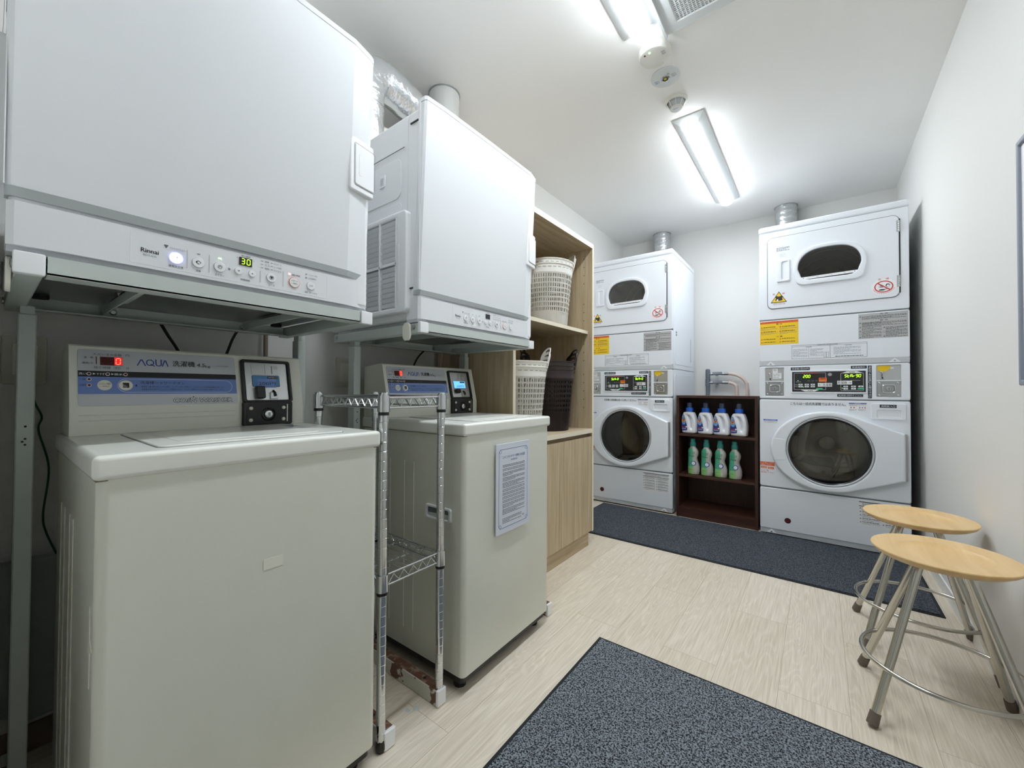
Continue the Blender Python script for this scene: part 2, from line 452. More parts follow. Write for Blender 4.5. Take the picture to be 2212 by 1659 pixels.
# ------------------------------------------------------------------ coin washers
def washer(loc, rz, label, name='coin_washer'):
    t = thing(name, label, 'washing machine', loc, rz, 'cream coin washers')
    Wd = .511; first = loc[1] < .5
    b = MB()
    # body shell, slightly rounded vertical corners
    b.plate(rrect(-.535, .004, 0, Wd-.004, .016), .055, .806, 'cream')
    # embossed ribs on both sides
    for x in (-.43, -.37, -.29, -.24):
        for y in (.003, Wd-.003): b.box(x, y-.0012, .12, x+.006, y+.0012, .70, 'cream', .001, 1)
    if first:
        b.F = frame((0, 0, 0), (1, 0, 0), (0, 0, 1), (0, -1, 0))
        for i in range(110):
            u = -.018-abs(random.gauss(0, .035)); v_ = random.uniform(.30, .79) if i % 3 else random.uniform(.70, .80); a = random.uniform(.0008, .0028); c_ = random.uniform(.001, .007)
            b.quad([(u-a, v_, -.0036), (u, v_-c_, -.0036), (u+a, v_, -.0036), (u, v_+c_, -.0036)], 'ivory')
        b.plate([(-.052, .520), (-.040, .548), (-.036, .600), (-.031, .548), (-.012, .536), (-.030, .528), (-.034, .470), (-.041, .527)], -.0042, -.0030, 'ivory')
    body = b.build('body', t)
    MB().plate(rrect(-.52, .012, -.012, Wd-.012, .012), .03, .056, 'black').build('plinth', t)
    MB().box(-.50, .05, .018, -.03, Wd-.05, .032, 'rubber').build('underside_tray', t)
    for x, y in ((-.05, .045), (-.05, Wd-.045), (-.47, .045), (-.47, Wd-.045)):
        MB().cyl((x, y, 0), (x, y, .03), .02, 'rubber', 10, .024).build('foot', t)
    # top frame with rounded front edge
    MB().box(-.535, .003, .8028, -.0005, Wd-.003, .806, 'grime').build('lid_seam', t)
    MB().box(-.54, -.002, .804, .006, Wd+.002, .844, 'cream_lid', .009, 4).build('top_frame', t)
    l = MB(); l.plate(rrect(-.37, .085, -.035, Wd-.075, .014), .843, .8475, 'cream_lid', rnd=.002)
    l.plate(rrect(-.372, .083, -.033, Wd-.073, .015), .8435, .8445, 'seam', holes=[rrect(-.369, .086, -.036, Wd-.076, .013)])
    l.plate(rrect(-.335, .125, -.07, Wd-.115, .02), .847, .8485, 'cream_lid', rnd=.001)
    lid = l.build('lid', t)
    FT = frame((0, 0, 0), (0, 1, 0), (-1, 0, 0), (0, 0, 1))
    p = MB(FT)
    p.lines(.10, .335, .34, .36, 5, .8479, 'ink_faint', .45)
    p.lines(.36, .18, .425, .21, 4, .8479, 'ink_blue', .45); p.lines(.40, .24, .43, .30, 7, .8479, 'ink_blue', .5)
    p.build('printed_notes', lid)
    # grip on the -y side; shade of its recess painted in flat greys
    if not first:
        g = MB(frame((0, 0, 0), (1, 0, 0), (0, 0, 1), (0, -1, 0)))
        g.plate(rrect(-.172, .525, -.052, .570, .008), -.012, .003, 'side_white', holes=[rrect(-.162, .532, -.062, .563, .006)], rnd=.002)
        g.box(-.163, .531, -.006, -.061, .564, -.0034, 'seam'); g.quad([(-.163, .531, -.0032), (-.061, .531, -.0032), (-.061, .548, -.0032), (-.163, .543, -.0032)], 'lip_grey')
        g.build('side_grip', t)
    # console
    c = MB(frame((0, 0, 0), (1, 0, 0), (0, 0, 1), (0, -1, 0)))
    prof = [(-.392, .8445), (-.392, .900), (-.4262, 1.044), (-.430, 1.0475), (-.438, 1.048), (-.536, 1.038), (-.540, 1.034), (-.540, .8445)]
    c.plate(prof, -(Wd-.008), -.008, 'cream')
    con = c.build('console', t, ang=25)
    d = Vector((-.0342, 0, .144)).normalized(); n = Vector((0, 1, 0)).cross(d)
    FC = frame(Vector((-.392, 0, .90)), (0, 1, 0), d, n)
    q = MB(FC)
    q.plate(rrect(.021, .0095, .325, .1415, .006), .0002, .0012, 'label_silver', rnd=.0004)
    q.box(.0212, .0773, .0012, .3248, .0909, .0014, 'black'); q.box(.0212, .037, .0012, .3248, .0773, .0014, 'label_blue')
    q.build('label_plate', con)
    q = MB(FC); z = .0017
    q.text('ただいまの金額', .0463, .1278, .0925, .1335, z, 'ink'); q.text('円', .0995, .1278, .1062, .1335, z, 'ink')
    q.text('金　額', .031, .1198, .0455, .1245, z, 'ink'); q.text('運転中', .0275, .1068, .0455, .1115, z, 'ink')
    q.text('残り時間（約）', .0463, .0958, .090, .102, z, 'ink'); q.text('分', .0995, .0962, .1055, .102, z, 'ink')
    # AQUA wordmark, letters without crossbars
    def stroke(pts, w, m='brand_blue'):
        for a, b2 in zip(pts, pts[1:]):
            a, b2 = Vector(a), Vector(b2); dd = (b2-a).normalized(); s2 = Vector((-dd.y, dd.x))*w/2; a = a-dd*w*.3; b2 = b2+dd*w*.3
            q.quad([(a.x-s2.x, a.y-s2.y, z), (b2.x-s2.x, b2.y-s2.y, z), (b2.x+s2.x, b2.y+s2.y, z), (a.x+s2.x, a.y+s2.y, z)], m)
    a0 = .1075; a1 = .1235
    stroke([(.120, a0), (.1265, a1-.0015), (.1285, a1-.0015), (.1345, a0)], .0022)
    q.plate(circ(.1433, .1155, .0076, 20, .0082), z-.0002, z, 'brand_blue', holes=[circ(.1433, .1155, .0055, 20, .0061)])
    stroke([(.1445, .1115), (.1515, .1070)], .0022)
    stroke([(.1545, a1), (.1545, .1115), (.1562, .1088), (.1595, .108), (.1628, .1088), (.1645, .1115), (.1645, a1)], .0022)
    stroke([(.1665, a0), (.1712, a1-.0015), (.1732, a1-.0015), (.1775, a0)], .0022)
    for k in (0, .0003, .0006): q.text('洗濯機', .1865+k, .1085, .2328+k, .1235, z+k*.2, 'ink')
    for k in (0, .0003): q.text('4.5', .2365+k, .1095, .2535+k, .1195, z+k*.2, 'ink', .15)
    q.text('kg', .2545, .1068, .2665, .1152, z, 'ink', .1)
    q.text('MCW-C45', .2835, .1125, .3085, .1155, z, 'ink_soft')
    w = 'paper'
    q.text('洗い', .0225, .0812, .0345, .0865, z, w); q.text('すすぎ', .0505, .0812, .0635, .0865, z, w); q.text('脱水', .0795, .0812, .0935, .0865, z, w)
    for u in (.0445, .0745): q.quad([(u, .0862, z), (u, .0818, z), (u+.0045, .084, z)], w)
    q.text('ソフト槽洗い', .0225, .0685, .0342, .0735, z, 'ink'); q.text('ふたロック', .0225, .055, .0345, .060, z, 'ink')
    q.text('洗濯槽シャワーボタン', .124, .0612, .2095, .0685, z, 'ink')
    q.text('・硬貨投入後10秒以内にふたを閉じ、シャワーボタンを押すと、ふたロックされ30秒間洗濯槽を洗浄します。', .1235, .0525, .2965, .0568, z, 'ink')
    q.text('・洗濯槽の洗浄が終わるとふたロック解除されます。ふたロック解除されてから洗剤と衣類を入れてください。', .1235, .0460, .296, .0503, z, 'ink')
    q.quad([(.1178, .0608, z), (.1143, .0575, z), (.1178, .0542, z)], 'ink')
    q.plate(rrect(.0845, .0405, .3145, .0738, .0165, 8), z-.0003, z, 'paper', holes=[rrect(.0851, .0411, .3139, .0732, .0159, 8)])
    # COIN WASHER outlined italics
    for dx, dy in ((.0010, 0), (-.0010, 0), (0, .0010), (0, -.0010), (.0008, .0008), (-.0008, -.0008), (.0008, -.0008), (-.0008, .0008)):
        q.text('CO/N WASHER', .1845+dx, .0145+dy, .3125+dx, .0255+dy, z, 'ink', .12)
    q.text('CO/N WASHER', .1845, .0145, .3125, .0255, z+.0002, 'paper', .12)
    q.plate(circ(.2262, .0285, .0015, 10), z-.0002, z, 'ink')
    q.build('lettering', con)
    # LED read-out
    r = MB(FC); r.box(.0565, .105, .0012, .0935, .1248, .0022, 'red_dark' if 0 else 'led_red_glow' if 0 else 'red_dark')
    r.box(.0498, .107, .0012, .0512, .125, .0018, 'red_dark')
    r.seg7(.0595, .1075, .0072, .0145, '8', .0024, None or 'lcd_off', 'lcd_off', .05); r.seg7(.0705, .1075, .0072, .0145, '8', .0024, 'lcd_off', 'lcd_off', .05)
    r.box(.080, .1055, .0021, .0932, .1245, .00225, 'led_red_glow'); r.seg7(.0825, .1075, .0072, .0145, '0', .0026, 'led_red', None, .05)
    r.build('led_display', con)
    for i, (u, v) in enumerate(((.0384, .0838), (.0684, .0838), (.0984, .0838), (.0384, .071), (.0384, .0573))):
        MB(FC).plate(circ(u, v, .0038, 16), .0012, .0022, 'paper').plate(circ(u, v, .0027, 16), .0012, .0026, 'red_dark').build('indicator_lamp', con)
    for u in (.0630, .0985):
        k = MB(FC); k.plate(circ(u, .0575, .0122, 28), .0012, .003, 'ivory', rnd=.001)
        if u < .08: k.text('ふたロック解除', u-.0095, .0578, u+.0095, .0632, .0032, 'ink'); k.text('（一時停止）', u-.008, .0530, u+.008, .0562, .0032, 'ink')
        else:
            k.plate(rrect(u-.0055, .0515, u+.0055, .0635, .001), .003, .0032, 'ink')
            for j in range(4): k.quad([(u-.004+j*.002, .060-j*.0016, .0034), (u-.0034+j*.002, .060-j*.0016, .0034), (u-.0052+j*.002, .053-j*.0002, .0034), (u-.0058+j*.002, .053-j*.0002, .0034)], 'paper')
        k.build('push_button', con)
    # low horizontal ribs under the label
    rb = MB(F_X)
    for v in (.888, .876): rb.box(.022, v, -.3935, .320, v+.0035, -.391, 'cream', .001, 1)
    rb.build('moulded_ribs', con)
    # coin unit
    u_ = MB(FC)
    u_.plate(rrect(.3365, .0100, .4700, .1360, .007), .0, .010, 'black', holes=[rrect(.3455, .0160, .4625, .1305, .005)], rnd=.002)
    u_.box(.345, .0155, .0003, .463, .131, .0012, 'black')
    cu = u_.build('coin_unit', t)
    lo = MB(F_X)
    lo.plate(rrect(.3345, .8445, .4665, .9135, .006), -.393, -.380, 'black', rnd=.003)
    lo.plate(rrect(.3435, .8505, .4520, .9075, .007), -.380, -.3785, 'black', holes=[rrect(.3442, .8512, .4513, .9068, .0065)])
    lo.plate(rrect(.4490, .853, .4520, .905, .0015), -.380, -.3782, 'steel')
    lo.build('coin_box_door', cu)
    for u, v in ((.3535, .8945), (.4405, .8945), (.3535, .8610), (.4405, .8610)):
        MB(F_X).lathe([(.0052, 0), (.0052, .0005), (.0045, .0028), (.002, .0042), (0, .0044)], (u, v, -.380), 'ivory', 14).build('rivet', cu)
    k = MB(F_X); k.lathe([(.0195, 0), (.0195, .001), (.0165, .0035), (.0155, .002), (.0125, .002)], (.3985, .8765, -.380), 'black_gloss', 26)
    k.lathe([(.0105, 0), (.0105, .005), (.009, .006), (.0045, .006), (.004, .0052), (0, .0052)], (.3985, .8765, -.380), 'chrome', 24)
    k.box(.3979, .8735, -.3750, .3991, .8795, -.3742, 'black'); k.build('lock', cu)
    s_ = MB(FC)
    s_.plate(rrect(.3475, .0165, .4615, .1295, .004), .0012, .0028, 'brushed', rnd=.0008)
    s_.box(.3468, .0125, .0012, .4640, .0165, .008, 'chrome', .001, 1)
    s_.plate(rrect(.3640, .0925, .3985, .1265, .004), .0028, .0040, 'brushed', rnd=.0006); s_.plate(rrect(.4005, .0925, .4365, .1265, .004), .0028, .0040, 'brushed', rnd=.0006)
    s_.box(.4180, .0955, .004, .4197, .1205, .0042, 'black')
    s_.text('100', .4225, .1105, .4350, .1205, .0042, 'ink_soft')
    s_.build('coin_slot_plate', cu)
    lc = MB(FC); lc.plate(rrect(.3645, .0568, .4385, .0905, .003), .0028, .0042, 'black'); lc.plate(rrect(.3655, .0578, .4375, .0895, .002), .0042, .0046, 'lcd_lit' if not first else 'blue_lcd')
    lc.plate(rrect(.4045, .0812, .4350, .0880, .002), .0046, .0049, 'ink'); lc.text('100円投入口', .4065, .0825, .4335, .0868, .0051, 'edge_light')
    if first: lc.box(.3775, .0545, .0046, .4280, .0800, .0050, 'blue_sticker')
    lc.text('200円', .3805, .0605, .4265, .0715, .0053, 'ink')
    lc.build('price_window', cu)
    kn = MB(FC)
    if first: kn.box(.3690, .0200, .0028, .3925, .0560, .020, 'black', .0035, 2)
    else: kn.box(.3665, .0340, .0028, .3960, .0540, .016, 'black', .006, 3)
    kn.build('return_lever', cu)
    rt = MB(FC); rt.box(.4085, .0195, .0028, .4300, .0400, .0075, 'steel', .001, 1); rt.tube([(.4185, .0450, .005), (.4205, .0360, .012), (.4225, .0270, .011)], .0028, 'black', 8)
    rt.build('coin_return', cu)
    return t
w1 = washer((.756, .105, 0), 0, 'cream top-loading coin washer nearest the camera, scrap of pale tape on its front')
w2 = washer((.772, .905, 0), math.radians(.8), 'cream top-loading coin washer standing beyond the chrome rack, beside the oak cabinet')
# strip of old tape on washer 1 (part of it)
MB(F_X).box(.243, .583, .0002, .280, .604, .0008, 'ivory').build('tape_scrap', w1)

# notice board on the second washer
nb = thing('notice_sign', 'white notice with blue border and small print on front of the farther coin washer', 'sign', (.7745, 1.157, .608), math.radians(.8))
MB(F_X).box(-.1, -.155, .0, .1, .155, .004, 'paper_cool', .0006, 1).build('board', nb)
p = MB(F_X); z = .0043
fr = [(-.086, -.128), (-.078, -.136), (.078, -.136), (.086, -.128), (.086, .128), (.078, .136), (-.078, .136), (-.086, .128)]
p.plate(fr, z-.0003, z, 'ink_blue', holes=[offset(fr, -.0012)])
for cu, cv in ((-.078, .128), (.078, .128), (-.078, -.128), (.078, -.128)): p.plate(circ(cu, cv, .006, 12), z-.0003, z, 'ink_blue', holes=[circ(cu, cv, .005, 12)])
for k in (0, .0003): p.text('コインランドリー利用上の注意', -.064+k, .103, .068+k, .113, z, 'ink_blue')
p.text('（利用案内）', -.018, .092, .022, .099, z, 'ink_blue')
v = .082
for k in (2, 2, 3, 3, 4, 2, 2, 2, 2, 3, 4):
    p.lines(-.065, v-k*.0050, .068, v, k, z, 'ink_soft', .5); v -= k*.0050+.0028
p.lines(-.065, -.122, .048, -.102, 4, z, 'ink_soft', .5); p.text('支配人', .052, -.118, .068, -.112, z, 'ink')
p.build('printed_text', nb)

# ------------------------------------------------------------------ gas dryers on stands
def dryer(loc, lit, label):
    """local: x towards the room, front of the control strip near x=.66; y 0..0.632"""
    t = thing('gas_dryer', label, 'clothes dryer', loc, 0, 'white wall gas dryers')
    B = MB(); Z0 = 1.172
    B.box(.12, .006, Z0, .60, .626, 1.846, 'side_white', .012, 3)
    body = B.build('body', t)
    b = MB()  # front bezel
    b.box(.592, .004, Z0+.002, .655, .628, 1.842, 'side_white', .010, 3); b.build('front_frame', t)
    # side seams, raised side panel
    s = MB(F_Y)
    s.box(.14, 1.735, .0, .585, 1.738, -.0055+.006, 'seam')
    s.plate(rrect(.20, 1.58, .565, 1.715, .03), -.0055, -.0035, 'side_white', rnd=.002)
    s.plate(rrect(.20, 1.53, .565, 1.565, .015), -.0055, -.0035, 'side_white', rnd=.002)
    s.build('side_panel_emboss', body)
    s = MB(F_Y); s.plate(rrect(.446, 1.640, .478, 1.682, .003), -.006, -.001, 'plastic_white', rnd=.001); s.box(.453, 1.648, -.002, .470, 1.672, -.0005, 'lip_grey'); s.build('breaker_switch', body)
    # filter cover on the left side
    g = MB(F_Y)
    g.plate(rrect(.37, 1.195, .615, 1.525, .018), -.0055, .014, 'plastic_white', holes=[rrect(.385, 1.215, .565, 1.505, .004)], rnd=.006)
    g.box(.572, 1.27, .012, .580, 1.42, .0155, 'side_white', .003, 2)
    gc = g.build('filter_cover', t)
    g = MB(F_Y); g.box(.384, 1.214, -.004, .566, 1.506, .002, 'lip_grey')
    for i in range(17):
        v = 1.222+i*.0168; g.quad([(.386, v, .003), (.564, v, .003), (.564, v+.010, .012), (.386, v+.010, .012)], 'plastic_white')
    for u in (.470, .560): g.box(u, 1.214, .004, u+.006, 1.506, .0145, 'plastic_white')
    g.box(.385, 1.355, .004, .565, 1.361, .0145, 'plastic_white'); g.build('louvre', gc)
    # control strip (front, plane x ~ .664)
    c = MB(); 
    def slab(z0, z1, x0, x1, m, nm, par, rnd=0):
        # plan outline, left facet, long centre, right facet
        k = MB()
        k.plate([(x0, .002), (x1-.010, .002), (x1-.004, .010), (x1, .076), (x1, .56), (x1-.016, .622), (x1-.022, .630), (x0, .630)], z0, z1, m)
        return k
    cp = slab(Z0, 1.2405, .60, .664, 'dryer_white', '', t)
    cp = cp.build('control_strip', t, ang=20)
    MB().box(.60, .008, 1.239, .650, .618, 1.2485, 'dark_gap').build('door_gap', t)
    MB().plate([(.60, .003), (.650, .003), (.655, .076), (.655, .56), (.642, .629), (.60, .629)], 1.162, Z0+.002, 'lip_grey').box(.61, .04, 1.160, .64, .10, 1.163, 'black').box(.61, .28, 1.160, .64, .34, 1.163, 'black').build('underside_trim', t)
    MB().box(.16, .02, 1.164, .60, .61, 1.174, 'steel').build('base_pan', t)
    for x in (.22, .56):
        for y in (.06, .57): MB().cyl((x, y, 1.1555), (x, y, 1.168), .016, 'rubber', 12).build('foot', t)
    FP = frame((.664, 0, 0), (0, 1, 0), (0, 0, 1), (1, 0, 0)); y0 = .015   # measured y minus the dryer's own left edge
    q = MB(FP); z = .0006; I = 'ink' if lit else 'ink_soft'
    def T(s_, a, b1, c1, d, m=None, sh=0): q.text(s_, a-y0, b1, c1-y0, d, z, m or I, sh)
    q.plate(rrect(.157-y0, 1.178, .522-y0, 1.2400, .003), z-.0006, z-.0003, 'plastic_white', holes=[rrect(.1575-y0, 1.1785, .5215-y0, 1.2395, .003)])
    for k in (0, .0003): T('Rinnai', .171+k, 1.2005, .196+k, 1.2085)
    T('RDT-52S', .1745, 1.1940, .193, 1.1975, 'ink_soft')
    for i, (a, b1) in enumerate(((0, 0), (.0022, 0), (.0044, 0), (.0011, -.002), (.0033, -.002), (.0022, -.004))): q.plate(circ(.2048-y0+a, 1.222+b1, .0009, 8), z-.0003, z, I)
    T('プラズマクラスター', .212, 1.2165, .238, 1.2205, 'ink_soft')
    T('静電気低減', .211, 1.1825, .233, 1.187); T('消臭', .253, 1.183, .261, 1.187); T('タイマー', .285, 1.182, .301, 1.187)
    T('残り時間', .332, 1.2340, .349, 1.2380); T('約', .323, 1.2285, .3265, 1.2315, 'ink_soft'); T('分', .3545, 1.2285, .3575, 1.2315, 'ink_soft')
    T('時間調節', .331, 1.1825, .349, 1.187)
    for i, (a, b1) in enumerate((('標準', 'デリケート'), ('エコ', 'シーツ/毛布'), ('履物', 'アイロン'))):
        v = 1.2325-i*.0075
        T(a, .378, v, .387, v+.004); T(b1, .397, v-.0005, .413, v+.004)
        for u in (.370, .390): q.quad([(u-y0, v+.0015, z), (u+.005-y0, v+.0015, z), (u+.005-y0, v+.0028, z), (u-y0, v+.0028, z)], 'ink_soft')
    T('コース', .386, 1.1825, .399, 1.1865); T('運転/燃焼', .436, 1.2170, .455, 1.2212); T('フィルター掃除', .475, 1.2255, .4965, 1.2293, 'ink_soft'); T('冷却運転中', .475, 1.2175, .494, 1.2213, 'ink_soft')
    T('電源（オートオフ）', .467, 1.1825, .4965, 1.1866)
    for u, v in ((.468, 1.2258), (.468, 1.2178)): q.box(u-y0, v, z-.0003, u+.004-y0, v+.0035, z, 'ink_faint')
    for u in (.239, .275, .369, .417): q.box(u-y0, 1.186, z-.0004, u+.0004-y0, 1.222 if u != .369 else 1.212, z, 'ink_faint')
    q.box(.255-y0, 1.2183, z-.0003, .260-y0, 1.2196, z, 'ink_soft'); q.quad([(.309-y0, 1.2045, z), (.309-y0, 1.1985, z), (.3125-y0, 1.2015, z)], 'ink_soft')
    q.box(.2905-y0, 1.2183, z-.0003, .2960-y0, 1.2203, z, 'led_green_dot' if lit else 'ink_faint')
    q.box(.4285-y0, 1.2172, z-.0003, .4335-y0, 1.2212, z, 'red_dot' if lit else 'ink_faint')
    q.build('panel_print', cp)
    dd = MB(FP); dd.plate(rrect(.328-y0, 1.2155, .3525-y0, 1.2325, .0005), .0002, .0012, 'panel_dark' if not lit else 'lcd_off')
    if lit:
        dd.seg7(.3318-y0, 1.2185, .0060, .0115, '3', .0014, 'led_green', None, .03); dd.seg7(.3425-y0, 1.2185, .0060, .0115, '0', .0014, 'led_green', None, .03)
    dd.build('timer_display', cp)
    for i, (u, r) in enumerate(((.222, .0105), (.257, .0105), (.293, .0105), (.327, .0073), (.353, .0073), (.392, .0105), (.442, .0122), (.481, .0100))):
        k = MB(FP); cu = u-y0; v = 1.2015
        k.plate(circ(cu, v, r, 28), .0, .0016, {6: 'orange', 0: 'led_blue' if lit else 'lip_grey'}.get(i, 'lip_grey'), rnd=.0003)
        k.plate(circ(cu, v, r*(.93 if i == 6 else .94), 28), .0, .0022, 'led_blue' if (i == 0 and lit) else 'plastic_white', rnd=.0005)
        if i == 0:
            if lit: k.plate(circ(cu, v, r*.62, 24), .002, .0024, 'led_blue_core')
            k.plate(circ(cu, v, .0042, 20), .0023, .0026, I, holes=[circ(cu, v, .0036, 20)]); k.quad([(cu, v, .0026), (cu+.003, v, .0026), (cu, v+.003, .0026)], I)
        if i == 1: k.plate(smooth_closed([(cu-.0045, v+.001), (cu, v+.0035), (cu+.0038, v), (cu, v-.0035), (cu-.003, v-.002)]), .002, .0026, I, holes=[circ(cu+.0002, v, .0026, 16)])
        if i == 2: k.plate(circ(cu, v, .0038, 20), .002, .0026, I, holes=[circ(cu, v, .0032, 20)]); k.box(cu-.0003, v, .0024, cu+.0003, v+.0028, .0027, I); k.box(cu-.002, v-.0003, .0024, cu, v+.0003, .0027, I)
        if i == 3: k.quad([(cu-.002, v+.001, .0025), (cu, v-.0015, .0025), (cu+.002, v+.001, .0025)], 'ink')
        if i == 4: k.quad([(cu-.002, v-.001, .0025), (cu+.002, v-.001, .0025), (cu, v+.0015, .0025)], 'ink')
        if i == 5: k.plate(circ(cu, v, .0043, 20), .002, .0026, I, holes=[circ(cu, v, .0038, 20)]); k.plate([(cu-.0015, v-.0025), (cu+.0015, v-.0025), (cu+.0015, v+.0003), (cu+.003, v+.0008), (cu+.0018, v+.0024), (cu-.0018, v+.0024), (cu-.003, v+.0008), (cu-.0015, v+.0003)], .0023, .0026, I)
        if i == 6: k.text('スタート', cu-.0075, v+.0012, cu+.0075, v+.0055, .0024, 'ink_soft' if not lit else 'ink'); k.text('一時停止', cu-.007, v-.0048, cu+.007, v-.0010, .0024, 'ink_soft' if not lit else 'ink')
        if i == 7: k.text('入/切', cu-.0045, v-.0022, cu+.0045, v+.0022, .0024, 'ink_soft' if not lit else 'ink')
        k.build('push_button', cp)
    # door: leans outwards towards its top
    def doorplate(z0, z1, xf0, xf1, th, m, grow=0):
        bm = bmesh.new(); ys = [(0, -.012), (.006, -.005), (.076, -.001), (.32, .0015), (.56, 0), (.615, -.014), (.626, -.020), (.632, -.028)]
        rings = []
        for z_, xf in ((z0, xf0), (z1, xf1)):
            rings.append([bm.verts.new((xf+dx+grow, y*(1) if 0 else y, z_)) for y, dx in ys]+[bm.verts.new((xf-th, .632, z_)), bm.verts.new((xf-th, 0, z_))])
        A, Bq = rings; N = len(A)
        for k in range(N): bm.faces.new((A[k], A[(k+1) % N], Bq[(k+1) % N], Bq[k]))
        bm.faces.new(A[::-1]); bm.faces.new(Bq)
        bmesh.ops.recalc_face_normals(bm, faces=bm.faces[:]); o = MB(); o._add(bm, m); return o
    def xf(z_): return .664+.030*(z_-1.24)/.62
    door = doorplate(1.262, 1.848, xf(1.262), xf(1.848), .032, 'dryer_white').build('door', t, ang=12)
    doorplate(1.2475, 1.2625, xf(1.25)-.001, xf(1.262)+.002, .030, 'silver_trim').build('bottom_trim', door, ang=12)
    doorplate(1.848, 1.8505, xf(1.848)-.003, xf(1.85)-.003, .028, 'seam').build('top_gap', door, ang=12)
    doorplate(1.8505, 1.862, xf(1.85), xf(1.86)+.001, .034, 'plastic_white').build('top_trim', door, ang=12)
    MB().box(.655, -.0015, 1.262, .664, .0, 1.850, 'side_white').build('hinge_trim', door)
    for z_ in (1.27, 1.80): MB().box(.612, .0005, z_, .650, .004, z_+.004, 'black').build('hinge_slot', t)
    h = MB(frame((xf(1.54)+.003, .556, 0), (-.17, .9854, 0), (0, 0, 1), (.9854, .17, 0)))
    h.plate(rrect(0, 1.475, .079, 1.618, .006), -.022, .001, 'plastic_white', rnd=.004)
    h.plate(rrect(.012, 1.490, .082, 1.603, .006), .001, .0014, 'seam', holes=[rrect(.0128, 1.4908, .083, 1.6022, .005)])
    h.plate(rrect(.014, 1.492, .078, 1.601, .006), -.004, .0035, 'plastic_white', rnd=.0025)
    h.plate(rrect(.026, 1.518, .036, 1.578, .005), .0034, .0040, 'plastic_white', rnd=.0005); h.build('door_handle', door)
    return t
d1 = dryer((0, .015, 0), True, 'white gas dryer above nearest washer, display lit showing 30')
d2 = dryer((0, .817, 0), False, 'white gas dryer with blank display, mounted over the farther coin washer')
# blue LED wings fine; stands
def stand(y0, label):
    t = thing('dryer_stand', label, 'appliance stand', (0, y0, 0), 0, 'grey steel dryer stands'); L = .626; m = 'stand_paint'
    for i, y in enumerate((0, L-.032)):
        MB().box(.155, y, 1.128, .652, y+.030, 1.160, m, .002, 1).build('side_rail', t)
        MB().box(.652, y-.002, 1.128, .667, y+.032, 1.163, 'plastic_white', .003, 2).build('end_cap', t)
    k = MB(); k.box(.656, .034, 1.132, .662, L-.036, 1.162, m).box(.620, .034, 1.1315, .662, L-.036, 1.135, m); k.build('front_beam', t)
    k = MB(); k.box(.190, .032, 1.128, .194, L-.034, 1.160, m).box(.194, .032, 1.128, .22, L-.034, 1.131, m); rb = k.build('rear_beam', t)
    for y in (.175, .47): MB().lathe([(.0075, 0), (.0075, .002), (.005, .0045), (0, .005)], (.194, y, 1.146), 'steel', 12, 'X').build('screw', rb)
    for y in (.155, .47): MB().box(.194, y, 1.136, .644, y+.003, 1.160, m).box(.30, y, 1.156, .62, y+.03, 1.159, m).build('cross_member', t)
    for y in (.16, .49): MB().lathe([(.009, 0), (.009, -.003), (.006, -.007), (0, -.008)], (.40, y, 1.163), 'steel', 10).build('bolt', t)
    for i, y in enumerate((.017, L-.018)):
        p = MB(); p.box(.228, y, .048, .270, y+.027, 1.112, m, .002, 1); p.box(.232, y+.003, 1.11, .266, y+.024, 1.130, m)
        pp = p.build('post', t)
        for z_, dx in ((.865, .0), (.838, .0), (.832, -.004), (.825, .0)): MB().cyl((.262, y+.014+dx, z_), (.2705, y+.014+dx, z_), .0022, 'dark_gap', 8).build('post_hole', pp)
    for i, y in enumerate((.012, L-.002)):
        b = MB(); b.box(.05, y, .0, .735, y+.032, .048, 'bar_paint', .002, 1)
        bb = b.build('floor_bar', t)
        MB().box(.36, y+.002, .0478, .734, y+.030, .0492, 'rust', .0004, 1).cyl((.665, y+.016, .047), (.665, y+.016, .0497), .0055, 'dark_gap', 12).build('rust_patch', bb)
        MB().box(.733, y-.001, .001, .744, y+.033, .049, 'plastic_white', .002, 1).build('bar_end_cap', bb)
    for x in (.175, .633): MB(F_Y).lathe([(.008, 0), (.008, .002), (.003, .003), (0, .003)], (x, 1.148, .001), 'steel', 8).build('screw', t)
    g = MB(F_Y); g.plate(rrect(.585, 1.106, .622, 1.163, .016), .002, .008, 'ivory', rnd=.002); g.build('hanging_clip', t)
    return t
s1 = stand(.026, 'pale grey steel stand carrying the lit dryer, its feet hidden by the nearest washer')
s2 = stand(.822, 'pale grey steel stand with rusty floor bar, carrying the unlit dryer beside chrome rack')

# ------------------------------------------------------------------ exhaust ducts
k = MB()
p = smooth_open([(.20, .915, 1.8475), (.20, .915, 2.05), (.20, .918, 2.16), (.195, .96, 2.235), (.18, 1.06, 2.255), (.145, 1.25, 2.25), (.115, 1.40, 2.24)], 6)
k.tube(p, .075, 'foil', 28)
k.tube([(.20, .915, 2.085), (.20, .915, 2.09)], .0765, 'steel', 28)
tag(k.build('exhaust_duct'), 'crumpled foil duct elbow rising behind the unlit dryer and bending along wall', 'duct')
k = MB(); k.tube([(.115, 1.425, 1.8475), (.115, 1.425, 2.0), (.115, 1.425, 2.472)], .077, 'duct_white', 32)
k.cyl((.115, 1.425, 2.468), (.115, 1.425, 2.474), .080, 'steel', 32)
tag(k.build('exhaust_duct'), 'smooth pale vertical duct entering the ceiling above the unlit dryer', 'duct')
k = MB(); k.tube([(.05, .70, 2.14), (.05, 1.62, 2.14)], .028, 'ivory', 18)
tag(k.build('wall_pipe'), 'thin white pipe running along left wall under foil duct', 'pipe')
